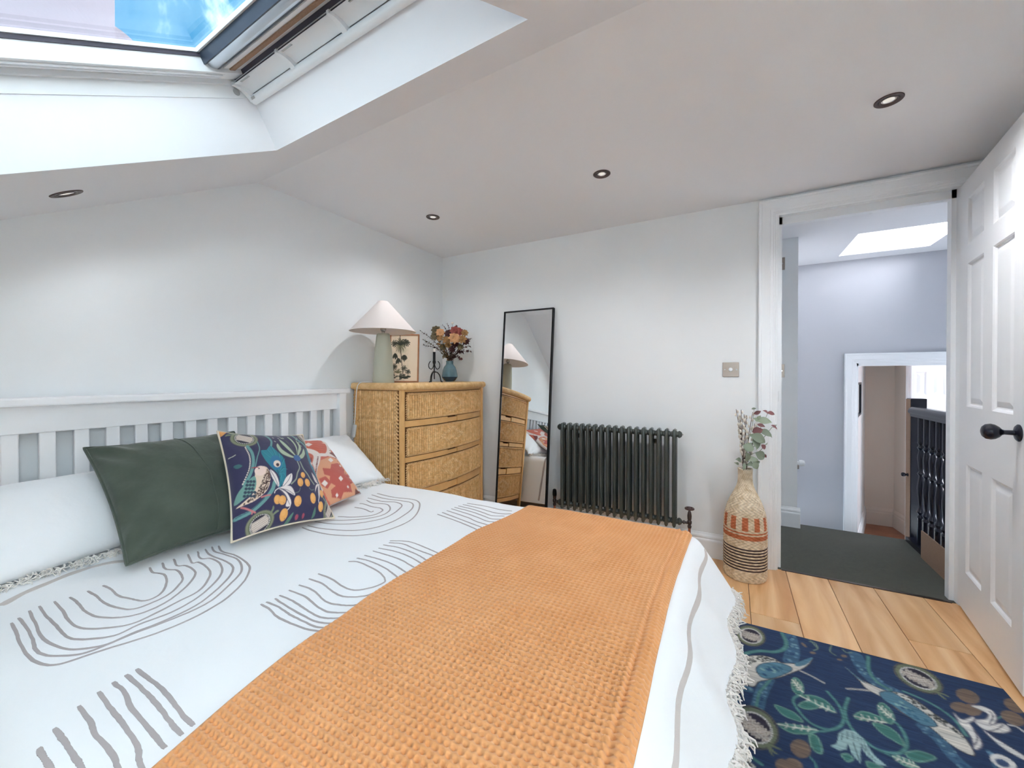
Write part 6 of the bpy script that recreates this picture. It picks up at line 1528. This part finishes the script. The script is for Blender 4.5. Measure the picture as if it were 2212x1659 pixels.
def euc(label, pts, leaves, sm='stem_green'):
    """pts: picture points of the stem; leaves: (px, py, length, width, angle, colour)"""
    P = [V0 - np.array([0, 0, .18]), V0 + np.array([.005, 0, .02])] + [pos(*q) for q in pts]
    root = thing('eucalyptus_sprig', label, 'foliage', tuple(P[0]), GE); path = spline(P, 36)
    MB().tube(path, np.linspace(.0022, .001, 36), 6).obj('stem', M[sm], root, smooth=True)
    for (px, py, L, W, ang, m_, dp) in leaves:
        c = pos(px, py, dp); a = math.radians(ang); d = RT * math.cos(a) + np.array([0, 0, 1.0]) * math.sin(a) - _fw * rg.uniform(-.2, .5)
        nr_ = -_fw + np.array([rg.uniform(-.4, .4), rg.uniform(-.4, .4), rg.uniform(.1, .8)])
        L *= 1.2; W *= 1.2; Vv, Ff = leaf_mesh(c - d * L * .5, d, nr_, L, W, cup=.25, n=7)
        b = MB(); b.add(Vv, Ff); b.obj('leaf', M[m_], root, smooth=True)
G_, R__ = 'leaf_green', 'leaf_red'
euc('tall eucalyptus sprig with small dark leaves at its top', [(1615, 960, .02), (1624, 925, .02), (1629, 884, .0)], [(1629, 883, .020, .010, 10, G_, 0), (1636, 891, .034, .018, 25, R__, 0), (1631, 907, .030, .020, 150, G_, .01), (1652, 911, .062, .036, -8, G_, .02), (1640, 902, .026, .016, 60, G_, .01)])
euc('eucalyptus sprig with paired dusty red tip leaves', [(1622, 965, .03), (1640, 930, .03), (1655, 900, .02), (1658, 893, .02)], [(1653, 891, .036, .020, 150, R__, .02), (1665, 894, .038, .022, -12, R__, .02), (1645, 920, .034, .018, -20, R__, .03), (1654, 939, .060, .046, -30, G_, .03), (1637, 930, .046, .036, 20, R__, .03)])
euc('eucalyptus sprig reaching across the door frame', [(1625, 970, .04), (1650, 945, .03), (1666, 925, .02), (1675, 917, .01)], [(1672, 924, .040, .018, -35, R__, .02), (1674, 920, .022, .006, 50, G_, .01), (1633, 945, .070, .044, 160, G_, .05), (1642, 950, .050, .036, -35, G_, .05)])
euc('low eucalyptus sprig with a small purple leaf', [(1620, 985, .04), (1640, 975, .03), (1652, 962, .02), (1656, 958, .02)], [(1648, 966, .026, .026, -60, R__, .03), (1656, 958, .018, .004, 70, G_, .02), (1641, 984, .056, .042, -30, G_, .04), (1652, 985, .020, .014, -50, R__, .03), (1630, 960, .052, .050, -80, G_, .05)])
euc('short eucalyptus sprig spilling over the vase mouth', [(1612, 992, .05), (1612, 985, .06)], [(1594, 994, .034, .024, 165, G_, .05), (1590, 1001, .034, .012, 160, G_, .05), (1612, 985, .052, .030, 110, G_, .06), (1626, 993, .050, .026, 0, G_, .05), (1618, 1003, .046, .022, 190, G_, .06), (1631, 1006, .036, .030, -60, G_, .06), (1606, 1008, .034, .018, -100, G_, .06), (1617, 966, .046, .044, 60, G_, .05), (1634, 1000, .034, .024, 20, G_, .04)])
